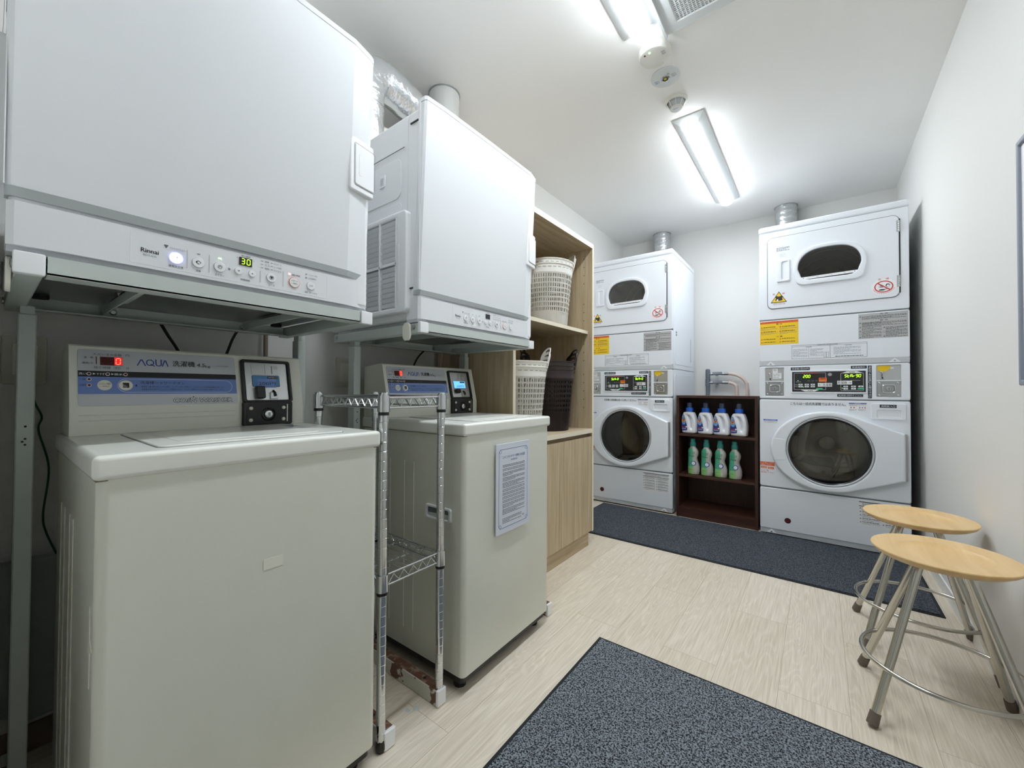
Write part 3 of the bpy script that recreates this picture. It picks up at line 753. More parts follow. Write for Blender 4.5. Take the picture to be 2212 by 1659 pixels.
def ceilduct(x, y, z0, m, lab):
    k = MB(); q = [(x, y, z0+.01*i) for i in range(0, int((CH-z0)/.01))]+[(x, y, CH-.001)]
    rr = [.077*(1+.02*random.uniform(-1, 1)+(.10*max(0, 1-(p_[2]-z0)/.06) if m == 'foil' else 0)) for p_ in q]
    k.tube(q, rr, m, 30)
    k.cyl((x, y, CH-.004), (x, y, CH-.0005), .082, 'steel', 30)
    tag(k.build('exhaust_duct'), lab, 'duct')
ceilduct(1.44, 4.0, 2.055, 'foil', 'foil-wrapped duct between ceiling and top of the right stacked machine')
ceilduct(.438, 4.0, 2.055, 'foil', 'silvery duct between ceiling and top of the left stacked machine')

# ------------------------------------------------------------------ stacked washer + dryer towers
def dome(cu, vb, vt, a, k=9):
    """window outline: flat base with round corners, broad arched top"""
    o = []
    r = .038; mid = vb+(vt-vb)*.38
    for i in range(5):
        t = -PI/2+PI/2*i/4; o.append((cu+a-.012-r*1.3+r*1.3*math.cos(t), vb+r+r*math.sin(t)))
    n = 22
    for i in range(n+1):
        t = PI*i/n; c, s = math.cos(t), math.sin(t)
        o.append((cu+a*(abs(c)**.72)*(1 if c >= 0 else -1), mid+(vt-mid)*(s**.88)))
    for i in range(5):
        t = PI+PI/2*i/4; o.append((cu-a+.012+r*1.3+r*1.3*math.cos(t), vb+r+r*math.sin(t)))
    return o
def tower(loc, rz, label, msg, disp1, disp2, right):
    t = thing('stacked_washer_dryer', label, 'washer dryer', loc, rz, 'stacked coin washer dryer towers')
    Wd = .731; D = .70; w = 'stack_white'
    # washer cabinet: shell panels + front panel with drum opening
    b = MB()
    b.box(0, .03, .012, .004, D, 1.118, w).box(Wd-.004, .03, .012, Wd, D, 1.118, w).box(0, D-.004, .012, Wd, D, 1.118, w).box(0, .03, .012, Wd, D, .016, w)
    b.box(.012, .05, .0, Wd-.012, D-.02, .013, 'dark_gap')
    side = b.build('washer_cabinet', t)
    DC = (.362, .581)
    f = MB(F_Y)
    f.plate(rrect(0, .318, Wd, .896, .012), -.035, 0, w, holes=[circ(*DC, .215, 64)], rnd=.006)
    f.build('washer_front_panel', t)
    lp = MB(F_Y); lp.plate(rrect(0, .040, Wd, .311, .010), -.035, .0, w, rnd=.006)
    lp.plate([(.004, .012), (Wd-.004, .012), (Wd-.001, .043), (.001, .043)], -.035, -.004, 'lip_grey')
    low = lp.build('lower_panel', t)
    for a, b_ in ((.308, .320), (.893, .904), (1.112, 1.122), (1.418, 1.428)): MB(F_Y).box(.002, a, -.03, Wd-.002, b_, -.004, 'seam').build('panel_gap', t)
    k = MB(F_Y); k.plate(circ(.153, .110, .0165, 20), -.0002, .0005, 'red_dark'); k.plate(circ(.153, .110, .0175, 20), -.0002, .0008, 'dark_gap', holes=[circ(.153, .110, .0140, 20)]); k.build('drain_port', low)
    for u in (.064, .667):
        k = MB(F_Y); k.plate([(u-.028, .013), (u+.028, .013), (u+.003, .036), (u-.003, .036)], -.006, .0, w, rnd=.0015); k.lathe([(.0045, 0), (.0045, .002), (0, .003)], (u, .022, 0), 'steel', 10); k.build('panel_screw', low)
        k = MB(F_Y); k.plate([(u-.028, 1.121), (u+.028, 1.121), (u+.003, 1.144), (u-.003, 1.144)], -.006, .0, w, rnd=.0015); k.lathe([(.0045, 0), (.0045, .002), (0, .003)], (u, 1.131, 0), 'steel', 10); k.build('panel_screw', t)
    k = MB(F_Y); k.plate(rrect(.503, .150, .706, .300, .002), .0002, .0008, 'side_white')
    k.box(.505, .2925, .0008, .704, .297, .0011, 'ink'); k.box(.505, .2685, .0008, .704, .272, .0011, 'ink'); k.lines(.520, .274, .700, .291, 3, .0011, 'ink_soft', .45)
    for c0_ in (.507, .608):
        for j in range(5):
            v_ = .252-j*.0205; k.lines(c0_+.013, v_+.006, c0_+.088, v_+.0115, 1, .0011, 'ink', .6); k.lines(c0_+.013, v_-.006, c0_+.092, v_+.005, 3, .0011, 'ink_faint', .4); k.plate([(c0_, v_+.003), (c0_+.009, v_+.003), (c0_+.0045, v_+.011)], .0008, .0011, 'ink_soft')
    k.build('caution_label', low)
    # drum
    dr = MB(); cz = DC[1]
    R = Matrix.Rotation(PI/2, 4, 'X')
    dm = MB(frame((0, 0, 0), (1, 0, 0), (0, 0, 1), (0, -1, 0)))
    dm.lathe([(.205, -.07), (.24, -.085), (.25, -.12), (.25, -.48), (.22, -.50), (.12, -.52), (.05, -.51), (.045, -.49), (0, -.49)], (DC[0], cz, 0), 'drum', 56)
    for a in (.4, 2.5, 4.6):
        ca, sa = math.cos(a), math.sin(a); P = [Vector((DC[0]+ca*r_+sa*o_, cz+sa*r_-ca*o_, 0)) for r_, o_ in ((.255, -.04), (.195, -.008), (.195, .008), (.255, .04))]
        bm = bmesh.new(); A = [bm.verts.new((p_.x, p_.y, -.13)) for p_ in P]; Bq = [bm.verts.new((p_.x, p_.y, -.46)) for p_ in P]
        for j in range(4): bm.faces.new((A[j], A[(j+1) % 4], Bq[(j+1) % 4], Bq[j]))
        bm.faces.new(A); dm._add(bm, 'drum')
    dm.build('drum', t)
    MB(F_Y).lathe([(.215, .004), (.213, -.02), (.200, -.035), (.208, -.06), (.204, -.075)], (DC[0], cz, 0), 'rubber', 56).build('door_gasket', t)
    # door
    a_, b_ = .298, .248; o = []
    n = 40
    for i in range(n+1):
        t_ = PI*.40+PI*1.20*i/n
        o.append((DC[0]+a_*math.cos(t_), cz-.002+b_*math.sin(t_)))
    o += [(.700, .440), (.706, .446), (.706, .708), (.700, .714)]
    dd = MB(F_Y); dd.plate(o, .002, .036, w, holes=[circ(*DC, .2125, 64)], rnd=.012, steps=4)
    wd = dd.build('washer_door', t)
    gl = MB(F_Y); gl.lathe([(.2125, .034), (.209, .036), (.203, .030)], (*DC, 0), 'lip_grey', 64); gl.lathe([(.205, .031), (.196, .028), (.188, .018)], (*DC, 0), 'door_glass_rim', 64); gl.build('glass_rim', wd)
    gl = MB(F_Y); gl.lathe([(.200, .026), (.17, .033), (.12, .039), (.06, .042), (0, .043)], (*DC, 0), 'tinted_glass', 56)
    gl.lathe([(.188, .02), (.180, -.02), (.165, -.06), (.13, -.09), (.07, -.105), (0, -.11)], (*DC, 0), 'tinted_glass', 56); gl.build('door_glass', wd)
    hd = MB(F_Y); hp = [(DC[0]+a_*.975*math.cos(q_), cz-.002+b_*.975*math.sin(q_)) for q_ in [PI*(.915+.185*i/10) for i in range(11)]]+[(.150, .507), (.1465, .54), (.1455, .58), (.1465, .62), (.150, .640)]
    hd.plate(hp, .030, .0378, w, rnd=.0012); hd.build('door_grip', wd)
    k = MB(F_Y); k.box(.7065, .445, .002, .7145, .708, .012, 'steel')
    for i in range(40): k.box(.7065, .447+i*.0066, .012, .7145, .450+i*.0066, .0145, 'steel')
    k.build('door_hinge', wd)
    # soap drawer
    k = MB(F_Y); k.plate(rrect(.562, .787, .713, .882, .010), 0, .006, w, holes=[rrect(.590, .797, .692, .843, .008)], rnd=.004)
    k.box(.588, .796, -.012, .694, .845, .0005, w); k.quad([(.596, .798, .003), (.686, .798, .003), (.684, .838, -.008), (.598, .838, -.008)], w)
    sd = k.build('detergent_drawer', t)
    k = MB(F_Y); k.box(.600, .857, .0055, .672, .875, .0066, 'navy_tape'); k.text('洗剤投入口', .606, .8605, .666, .8715, .0069, 'paper'); k.build('drawer_label', sd)
    # printed message and stickers
    k = MB(F_Y)
    for d_ in (0, .0004): k.text(msg, .171+d_, .862, .448+d_, .880, .0006, 'ink')
    k.build('message_lettering', t)
    k = MB(F_Y); k.box(.462, .834, .0002, .543, .882, .0008, 'paper'); k.box(.462, .876, .0008, .543, .882, .001, 'ink_blue'); k.text('NOTICE', .488, .877, .517, .881, .0012, 'paper')
    k.lines(.464, .862, .541, .875, 4, .0011, 'ink_soft', .4); k.lines(.464, .836, .500, .846, 4, .0011, 'ink_soft', .4); k.lines(.505, .836, .541, .846, 4, .0011, 'ink_soft', .4)
    for u in (.472, .486, .512, .524, .536): k.plate(circ(u, .854, .0035, 12), .0008, .0011, 'red' if u in (.486, .536) else 'ink_soft')
    k.build('notice_sticker', t)
    k = MB(F_Y); k.box(.021, .740, .0002, .101, .763, .0008, 'side_white'); k.box(.021, .756, .0008, .101, .7635, .001, 'cap_blue'); k.text('NOTICE', .033, .7575, .089, .7625, .0012, 'paper'); k.lines(.023, .741, .099, .755, 4, .0011, 'ink_faint', .4); k.build('blue_sticker', t)
    k = MB(F_Y); k.box(-.002+.004, .455, .0002, .083, .480, .0008, 'orange'); k.text('ドアはしっかり', .008, .4695, .078, .478, .0011, 'paper'); k.text('閉めて下さい', .010, .457, .070, .466, .0011, 'paper')
    k.box(.006, .436, .0002, .040, .449, .0008, 'orange'); k.box(.046, .434, .0002, .079, .447, .0008, 'orange'); k.text('CLOSE', .009, .439, .037, .446, .0011, 'paper'); k.text('door', .050, .437, .075, .445, .0011, 'paper')
    k.plate(circ(.041, .429, .0018, 8), .0002, .0008, 'red'); k.text('もう一度', .006, .418, .050, .426, .0008, 'orange'); k.text('開け直して下さい', .006, .405, .081, .414, .0008, 'orange'); k.build('door_sticker', t)
    # control fascia
    FZ0, FZ1 = .902, 1.116
    k = MB(F_Y); k.plate(rrect(0, FZ0, Wd, FZ1, .010), -.035, 0, w, holes=[rrect(.034, .919, .136, 1.104, .004), rrect(.588, .919, .693, 1.104, .004)], rnd=.005)
    fa = k.build('control_fascia', t)
    k = MB(F_Y); k.plate(rrect(.172, .938, .548, 1.084, .006), -.001, .005, w, rnd=.003); k.plate(rrect(.181, .948, .540, 1.075, .002), .005, .0062, 'panel_dark'); kp = k.build('keypad', fa)
    k = MB(F_Y); z = .0066
    for a0, b0, a1, b1 in ((.191, .961, .353, 1.067), (.425, .957, .530, 1.063)):
        rr_ = rrect(a0, b0, a1, b1, .003); k.plate(rr_, z-.0003, z, 'paper', holes=[offset(rr_, -.0012)])
    k.text('Speed Queen', .235, 1.061, .317, 1.073, z+.0004, 'red'); k.text('Speed Queen', .2355, 1.061, .3175, 1.073, z+.0003, 'red')
    k.plate([(.225, .961), (.320, .961), (.298, .950), (.247, .950)], z-.0003, z, 'paper'); k.text('洗濯機', .262, .952, .288, .959, z+.0003, 'ink')
    k.plate([(.430, 1.063), (.525, 1.063), (.500, 1.073), (.455, 1.073)], z-.0003, z, 'paper'); k.text('乾燥機', .465, 1.0635, .491, 1.071, z+.0003, 'ink')
    for u in (.268, .288, .307): k.lines(u-.006, 1.015, u+.006, 1.019, 1, z, 'ink_faint', .6)
    k.lines(.200, 1.008, .228, 1.014, 2, z, 'ink_faint', .5); k.lines(.435, 1.012, .460, 1.018, 2, z, 'ink_faint', .5); k.lines(.470, 1.016, .515, 1.020, 1, z, 'ink_faint', .6)
    k.lines(.193, .990, .212, .996, 2, z, 'ink_faint', .5); k.lines(.193, .979, .212, .985, 2, z, 'ink_faint', .5)
    k.lines(.362, .985, .390, 1.005, 6, z, 'ink_soft', .3)
    for u, v_ in ((.212, 1.019), (.239, .991), (.239, .978), (.271, .991), (.432, .971)): k.plate(circ(u, v_, .0015, 8), z-.0002, z+.0002, 'led_green_dot' if v_ != .991 else 'ink_faint')
    k.build('keypad_print', kp)
    for ds, ua, ub in ((disp1, .236, .318), (disp2, .440, .524)):
        k = MB(F_Y); k.box(ua, 1.034, .0062, ub, 1.058, .0068, 'lcd_off')
        for i, ch in enumerate(ds): k.seg7(ua+.0028+i*.0130, 1.0375, .0085, .0165, '8' if ch == '#' else ch, .0072, 'seg_off' if ch == '#' else 'led_green', 'seg_off', .15)
        k.build('display', kp)
    for i, (u, v_) in enumerate([(u, v_) for v_ in (.9935, .9805) for u in (.225, .257, .288)]+[(u, v_) for v_ in (.981, .9675) for u in (.448, .484, .517)]):
        g = i == 11
        k = MB(F_Y); k.plate(rrect(u-(.0150 if g else .0108), v_-.0045, u+(.0150 if g else .0108), v_+.0045, .002 if not g else .0042), .006, .0072, 'green_btn' if g else 'plastic_white', rnd=.0005)
        k.box(u-.005, v_-.0018, .0072, u+.005, v_+.0018, .0074, 'ink_soft' if not g else 'green_btn'); k.build('key', kp)
    MB(F_Y).plate(rrect(.304, .961, .338, .972, .005), .006, .0073, 'green_btn', rnd=.0005).build('start_key', kp)
    MB(F_Y).lathe([(.010, 0), (.010, .002), (.007, .003), (.004, .0025), (0, .0025)], (.373, 1.055, .006), 'steel', 18).build('badge', kp)
    k = MB(F_Y); k.box(.318, 1.010, .0066, .358, 1.036, .0074, 'orange'); k.text('運転中', .328, 1.025, .352, 1.033, .0077, 'ink'); k.lines(.321, 1.013, .355, 1.023, 3, .0077, 'yellow', .4); k.build('orange_sticker', kp)
    k = MB(F_Y); k.box(.313, .980, .0074, .383, 1.003, .0082, 'paper'); k.text('洗濯機', .337, .983, .380, 1.000, .0085, 'ink')
    if right: k.text('←', .317, .987, .334, .996, .0085, 'ink')
    else: k.text('↓', .321, .984, .329, .999, .0085, 'ink')
    k.build('washer_arrow_sticker', kp)
    k = MB(F_Y)
    u0 = .408 if right else .455
    k.box(u0, .993, .0074, u0+.070, 1.016, .0082, 'paper'); k.text('乾燥機', u0+.003, .996, u0+.046, 1.013, .0085, 'ink'); k.text('→', u0+.050, 1.000, u0+.067, 1.009, .0085, 'ink'); k.build('dryer_arrow_sticker', kp)
    for a0, b0, a1, b1, s_ in ((.174, 1.0855, .273, 1.1045, '洗濯機1回200円'), (.473, 1.088, .545, 1.1055, '乾燥機無料'), (.408, .9185, .528, .9345, '乾燥機1回押すごとに')):
        k = MB(F_Y); k.box(a0, b0, .0002, a1, b1, .001, 'navy_tape'); k.text(s_, a0+.006, b0+.004, a1-.006, b1-.004, .0013, 'paper'); k.build('tape_label', fa)
    k = MB(F_Y); k.box(.550, .911, .0002, .567, 1.105, .001, 'navy_tape'); k.vtext('運転終了後は乾燥ドアを開けて下さい', .5535, .915, .5635, 1.101, .0013, 'paper')
    k.build('tape_label', fa)
    for side_ in (0, 1):
        u0 = .034 if not side_ else .588; u1 = .136 if not side_ else .693
        k = MB(F_Y); k.box(u0-.001, .918, -.016, u1+.001, 1.105, -.010, 'brushed'); k.box(u0, 1.0120, -.012, u1, 1.0180, -.001, w)
        cp = k.build('coin_panel', fa)
        cu = (u0+u1)/2+(0 if side_ else 0)
        k = MB(F_Y); k.plate(rrect(u0+.004, .922, u1-.004, 1.010, .004), -.010, -.007, 'steel', rnd=.001)
        k.plate(rrect(cu-.031, .940, cu+.031, .994, .012), -.007, .004, 'chrome', holes=[rrect(cu-.022, .948, cu+.022, .986, .009)], rnd=.005)
        k.lathe([(.013, -.005), (.013, .002), (.011, .004), (.003, .004), (0, .003)], (cu, .967, 0), 'steel', 22); k.box(cu-.001, .962, .004, cu+.001, .972, .0046, 'black')
        for a1_ in (-1, 1):
            for b1_ in (.930, 1.002): k.lathe([(.0052, 0), (.0052, .002), (0, .004)], (cu+a1_*.040, b1_, -.007), 'chrome', 12)
        k.build('coin_box_lock', cp)
        k = MB(F_Y); sx = u0+.026
        k.box(sx-.003, 1.026, -.011, sx+.003, 1.056, -.006, 'black'); k.tube([(sx-.002, 1.066, -.006), (sx+.001, 1.050, -.002), (sx, 1.036, -.001)], .003, 'chrome', 8); k.lathe([(.006, 0), (.006, .004), (0, .007)], (sx-.004, 1.066, -.008), 'chrome', 14); k.lathe([(.010, 0), (.008, .003), (0, .004)], (sx, 1.024, -.011), 'steel', 14)
        k.build('coin_slot', cp)
        k = MB(F_Y)
        if not side_:
            k.box(u0+.040, 1.072, -.0098, u0+.068, 1.100, -.009, 'paper'); k.plate(circ(u0+.053, 1.090, .008, 16), -.009, -.0087, 'ink_soft', holes=[circ(u0+.053, 1.090, .007, 16)]); k.text('100', u0+.048, 1.087, u0+.058, 1.092, -.0086, 'ink')
            k.box(u0+.040, 1.035, -.0098, u0+.088, 1.070, -.009, 'paper'); k.lines(u0+.043, 1.038, u0+.085, 1.068, 3, -.0088, 'ink_soft', .3)
        else:
            k.plate(smooth_closed([(u0+.006, 1.100), (u0+.008, 1.075), (u0+.022, 1.066), (u0+.040, 1.070), (u0+.048, 1.075), (u0+.058, 1.086), (u0+.060, 1.100)], 2), -.0098, -.0085, 'yellow'); k.plate(rrect(u0+.058, 1.084, u0+.076, 1.092, .004), -.0098, -.0086, 'paper')
        k.build('coin_sticker', cp)
    # dryer cabinet
    b = MB(); b.box(0, .03, 1.120, .004, D, 2.012, w).box(Wd-.004, .03, 1.120, Wd, D, 2.012, w).box(0, D-.004, 1.120, Wd, D, 2.012, w).box(0, .03, 1.12, Wd, D, 1.124, w)
    b.box(-.003, .0, 2.0125, Wd+.003, D, 2.055, w, .012, 3)
    dc = b.build('dryer_cabinet', t)
    k = MB(frame((Wd, 0, 0), (0, 1, 0), (0, 0, 1), (1, 0, 0)))
    k.plate(rrect(.06, 1.16, .66, 1.96, .05), .0, .0018, w, rnd=.001); k.plate(rrect(.06, .14, .66, 1.08, .02), .0, .0018, w, rnd=.001); k.box(.55, 1.20, .0018, .58, 1.40, .0024, 'lip_grey', .0008, 1)
    k.box(.09, 1.385, .002, .12, 1.398, .0026, 'ink_soft'); k.box(.09, 1.405, .002, .12, 1.418, .0026, 'ink_soft')
    k.build('side_panel', t)
    win = dome(.369, 1.660, 1.851, .155); winf = dome(.3695, 1.628, 1.875, .180)
    k = MB(F_Y); k.plate(rrect(0, 1.426, Wd, 2.0105, .010), -.035, 0, w, holes=[win], rnd=.005)
    k.build('dryer_front_panel', t)
    k = MB(F_Y); k.plate(rrect(0, 1.147, Wd, 1.420, .010), -.035, 0, w, rnd=.005)
    k.plate([(.002, 1.119), (Wd-.002, 1.119), (Wd, 1.149), (0, 1.149)], -.035, -.001, 'lip_grey'); ml = k.build('middle_panel', t)
    do = rrect(.050, 1.498, .688, 1.968, .030, 6)
    k = MB(F_Y); k.plate(do, .0, .007, w, holes=[win], rnd=.003); k.plate(offset(do, .0035), .0, .002, 'seam', holes=[do])
    k.box(.686, 1.52, .0, .694, 1.945, .004, 'dark_gap')
    dr_ = k.build('dryer_door', t)
    k = MB(F_Y); k.plate(winf, .006, .020, w, holes=[win], rnd=.006); k.build('window_frame', dr_)
    k = MB(F_Y); k.plate(offset(win, -.0005), .006, .0085, 'smoke_glass'); k.build('window_glass', dr_)
    k = MB(F_Y); k.plate([(.232, 1.665), (.505, 1.669), (.505, 1.683), (.232, 1.679)], .0088, .0095, 'paper')
    for u, v_ in ((.243, 1.672), (.494, 1.676)): k.plate([(u-.003, v_), (u, v_-.004), (u+.003, v_), (u+.001, v_+.003), (u-.001, v_+.003)], .0095, .0097, 'ink')
    k.text('お洗濯ものはここまで', .262, 1.6715, .478, 1.6765, .0097, 'ink_faint'); k.build('fill_line_strip', dr_)
    k = MB(F_Y); k.plate(rrect(.100, 1.668, .173, 1.812, .008), .006, .016, w, holes=[rrect(.128, 1.682, .162, 1.798, .008)], rnd=.004); k.quad([(.126, 1.680, .007), (.164, 1.680, .014), (.164, 1.800, .014), (.126, 1.800, .007)], w); k.build('door_handle', dr_)
    for v_ in (1.870, 1.553):
        k = MB(F_Y); k.box(.678, v_, .004, .692, v_+.066, .008, 'steel')
        for j in range(5): k.cyl((.686, v_+.003+j*.0125, .009), (.686, v_+.0125+j*.0125, .009), .0038, 'chrome', 10)
        k.build('hinge', dr_)
    k = MB(F_Y); k.lines(.100, 1.872, .170, 1.898, 4, .0075, 'ink_soft', .5); k.lines(.118, 1.832, .150, 1.856, 4, .0075, 'ink_faint', .2); k.build('instruction_print', dr_)
    k = MB(F_Y); k.plate([(.066, 1.535), (.156, 1.535), (.112, 1.608)], .007, .0076, 'ink'); k.plate([(.072, 1.539), (.150, 1.539), (.112, 1.601)], .0076, .0079, 'yellow')
    k.plate(smooth_closed([(.094, 1.548), (.096, 1.563), (.092, 1.572), (.098, 1.578), (.112, 1.574), (.128, 1.578), (.134, 1.572), (.130, 1.563), (.130, 1.548)], 3), .0079, .0082, 'ink'); k.plate(circ(.104, 1.551, .005, 12, .007), .0082, .0084, 'paper')
    k.text('危', .078, 1.586, .091, 1.598, .0076, 'red'); k.text('険', .131, 1.586, .144, 1.598, .0076, 'red'); k.text('発火の恐れ有', .080, 1.520, .146, 1.527, .0076, 'red'); k.lines(.084, 1.528, .142, 1.533, 1, .0076, 'ink_soft', .4)
    k.build('fire_warning_sticker', dr_)
    k = MB(F_Y); k.plate(circ(.622, 1.561, .055, 40, .047), .007, .0073, 'paper'); k.plate(circ(.622, 1.563, .041, 36, .034), .0073, .0079, 'red', holes=[circ(.622, 1.563, .036, 36, .029)])
    k.quad([(.594, 1.583, .0082), (.598, 1.587, .0082), (.652, 1.543, .0082), (.648, 1.539, .0082)], 'red'); k.text('油', .600, 1.557, .618, 1.573, .0080, 'ink'); k.plate(circ(.639, 1.569, .009, 18), .0073, .0080, 'ink', holes=[circ(.640, 1.567, .006, 14)]); k.plate(circ(.614, 1.545, .014, 18, .004), .0073, .0080, 'ink'); k.plate([(.626, 1.545), (.642, 1.550), (.642, 1.552), (.626, 1.548)], .0073, .0080, 'ink')
    k.text('危', .598, 1.601, .611, 1.613, .0076, 'red'); k.text('険', .632, 1.601, .645, 1.613, .0076, 'red')
    for i in range(13):
        a = PI*(1.12+.76*i/12); k.text('衣類油美容動物性食品不可禁'[i], .622+.047*math.cos(a)-.003, 1.563+.040*math.sin(a)-.003, .622+.047*math.cos(a)+.003, 1.563+.040*math.sin(a)+.003, .0077, 'red')
    k.build('oil_ban_sticker', dr_)
    k = MB(F_Y); k.box(.004, 1.260, .0, .215, 1.415, .0006, 'yellow'); k.box(.004, 1.400, .0006, .215, 1.415, .0009, 'orange'); k.text('点検のお願いとご注意', .032, 1.4030, .190, 1.4125, .0011, 'red')
    k.text('警 告', .095, 1.390, .130, 1.398, .0009, 'ink'); k.text('注 意', .095, 1.308, .130, 1.316, .0009, 'ink')
    for cu in (.008, .112):
        for v_ in (1.372, 1.342, 1.292, 1.272):
            k.plate([(cu, v_), (cu+.012, v_), (cu+.006, v_+.010)], .0006, .0009, 'orange'); k.lines(cu+.015, v_+.001, cu+.085, v_+.008, 1, .0009, 'ink', .55); 
            if v_ > 1.3: k.lines(cu+.002, v_-.016, cu+.095, v_-.002, 3, .0009, 'ink_soft', .3)
    k.build('yellow_label', ml)
    k = MB(F_Y); k.box(.509, 1.265, .0, .724, 1.414, .0006, 'grey_label'); k.text('危 険', .605, 1.4035, .640, 1.4115, .0009, 'ink'); k.text('警 告', .605, 1.366, .640, 1.374, .0009, 'ink')
    k.lines(.525, 1.378, .718, 1.400, 4, .0009, 'ink', .4); k.lines(.525, 1.268, .612, 1.363, 15, .0009, 'ink', .38); k.lines(.630, 1.268, .720, 1.330, 10, .0009, 'ink', .38); k.lines(.525, 1.338, .718, 1.362, 4, .0009, 'ink', .38)
    for u, v_ in ((.512, 1.393), (.512, 1.355), (.512, 1.330), (.512, 1.306), (.512, 1.270), (.618, 1.322), (.618, 1.270)): k.plate([(u, v_), (u+.011, v_), (u+.0055, v_+.010)], .0006, .0009, 'ink_soft')
    for u, v_ in ((.5175, 1.292), (.6235, 1.300)): k.plate(circ(u, v_, .006, 14), .0006, .0009, 'ink_soft', holes=[circ(u, v_, .0045, 14)])
    k.build('grey_label', ml)
    k = MB(F_Y); o_ = [(.180, 1.159), (.548, 1.159), (.548, 1.247), (.180, 1.247)]; k.plate(o_, .0, .0005, 'ink', holes=[offset(o_, -.0013)])
    k.box(.181, 1.2375, .0, .547, 1.2385, .0005, 'ink'); k.box(.374, 1.160, .0, .3755, 1.2385, .0005, 'ink'); k.box(.268, 1.166, .0, .2690, 1.228, .0005, 'ink')
    k.text('OPERATING INSTRUCTIONS', .312, 1.2395, .412, 1.2455, .0006, 'ink'); k.text('WASHER', .252, 1.230, .284, 1.236, .0006, 'ink'); k.text('DRYER', .448, 1.230, .478, 1.236, .0006, 'ink')
    k.lines(.187, 1.170, .262, 1.222, 8, .0006, 'ink_soft', .3); k.lines(.276, 1.175, .340, 1.222, 7, .0006, 'ink_soft', .3); k.lines(.392, 1.178, .520, 1.226, 7, .0006, 'ink_soft', .3); k.lines(.400, 1.164, .530, 1.171, 1, .0006, 'ink', .5)
    for u in (.344, .356): k.plate([(u, 1.164), (u+.012, 1.164), (u+.012, 1.196), (u, 1.196)], .0, .0005, 'ink', holes=[[(u+.001, 1.165), (u+.011, 1.165), (u+.011, 1.195), (u+.001, 1.195)]])
    k.build('operating_label', ml)
    # dryer drum behind window
    dm = MB(F_Y); dm.lathe([(.225, -.06), (.31, -.07), (.33, -.12), (.33, -.55), (.2, -.56), (0, -.56)], (.369, 1.76, 0), 'drum', 48)
    for r_ in (.24, .18, .12): dm.lathe([(r_, -.556), (r_-.008, -.552), (r_-.016, -.556)], (.369, 1.76, 0), 'drum', 48)
    for a in (.6, 2.6, 4.4): dm.box(.369+.30*math.cos(a)-.02, 1.76+.30*math.sin(a)-.02, -.54, .369+.30*math.cos(a)+.02, 1.76+.30*math.sin(a)+.02, -.12, 'drum', .01, 2)
    dm.build('dryer_drum', t)
    return t
tower((1.332, 3.177, 0), 0, 'right white stacked washer dryer, between dark shelf and right wall', 'こちらは一括式洗濯機ではありません。', '200###', 'StAr90', True)
tower((.755-.731, 3.205, 0), math.radians(.45), 'left white stacked washer dryer, between oak cabinet and dark shelf', '洗濯機と乾燥機は各々お使いください。', 'StAr0#', 'StAr0#', False)

# ------------------------------------------------------------------ oak cabinet
t = thing('storage_cabinet', 'tall pale oak cabinet with open shelves above two flush doors', 'cabinet', (0, 1.47, 0)); H = 1.86; L = .83
MB().box(.03, 0, .085, .535, .02, H, 'oak_v').box(.5352, 0, .085, .5362, .02, H, 'edge_light').build('side_panel', t)
k = MB(); k.box(.03, L-.02, .085, .535, L, H, 'oak_v').box(.5352, L-.02, .085, .5362, L, H, 'edge_light')
pg = k
for z_ in [1.775-.052*i for i in range(4)]+[1.49-.052*i for i in range(3)]+[1.24, 1.188, 1.136, 1.05-.0, .998, .946, .894, .842]:
    pg.cyl((.478, L-.0208, z_), (.478, L-.0202, z_), .0028, 'dark_gap', 10)
k.build('side_panel', t)
MB().box(.03, .02, H-.028, .534, L-.02, H, 'oak_h').box(.5342, .02, H-.028, .5352, L-.02, H, 'edge_white').build('top_board', t)
MB().box(.03, .02, .09, .038, L-.02, H-.028, 'oak_v').build('back_panel', t)
MB().box(.038, .02, 1.300, .505, L-.02, 1.320, 'oak_h').box(.5052, .02, 1.300, .506, L-.02, 1.320, 'edge_light').build('shelf', t)
MB().box(.038, .02, .690, .540, L-.02, .715, 'oak_h').box(.5402, .02, .690, .541, L-.02, .715, 'edge_light').build('counter', t)
MB().box(.038, .02, .085, .50, L-.02, .100, 'oak_h').build('bottom_board', t)
MB().box(.46, .02, .655, .50, L-.02, .69, 'oak_h').build('top_rail', t)
MB().box(.515, .022, .088, .534, .4225, .668, 'oak_v', .001, 1).build('door', t)
MB().box(.515, .4255, .088, .534, L-.022, .668, 'oak_v', .001, 1).build('door', t)
MB().box(.07, .0, 0, .520, L-.035, .085, 'oak_h').build('plinth', t)

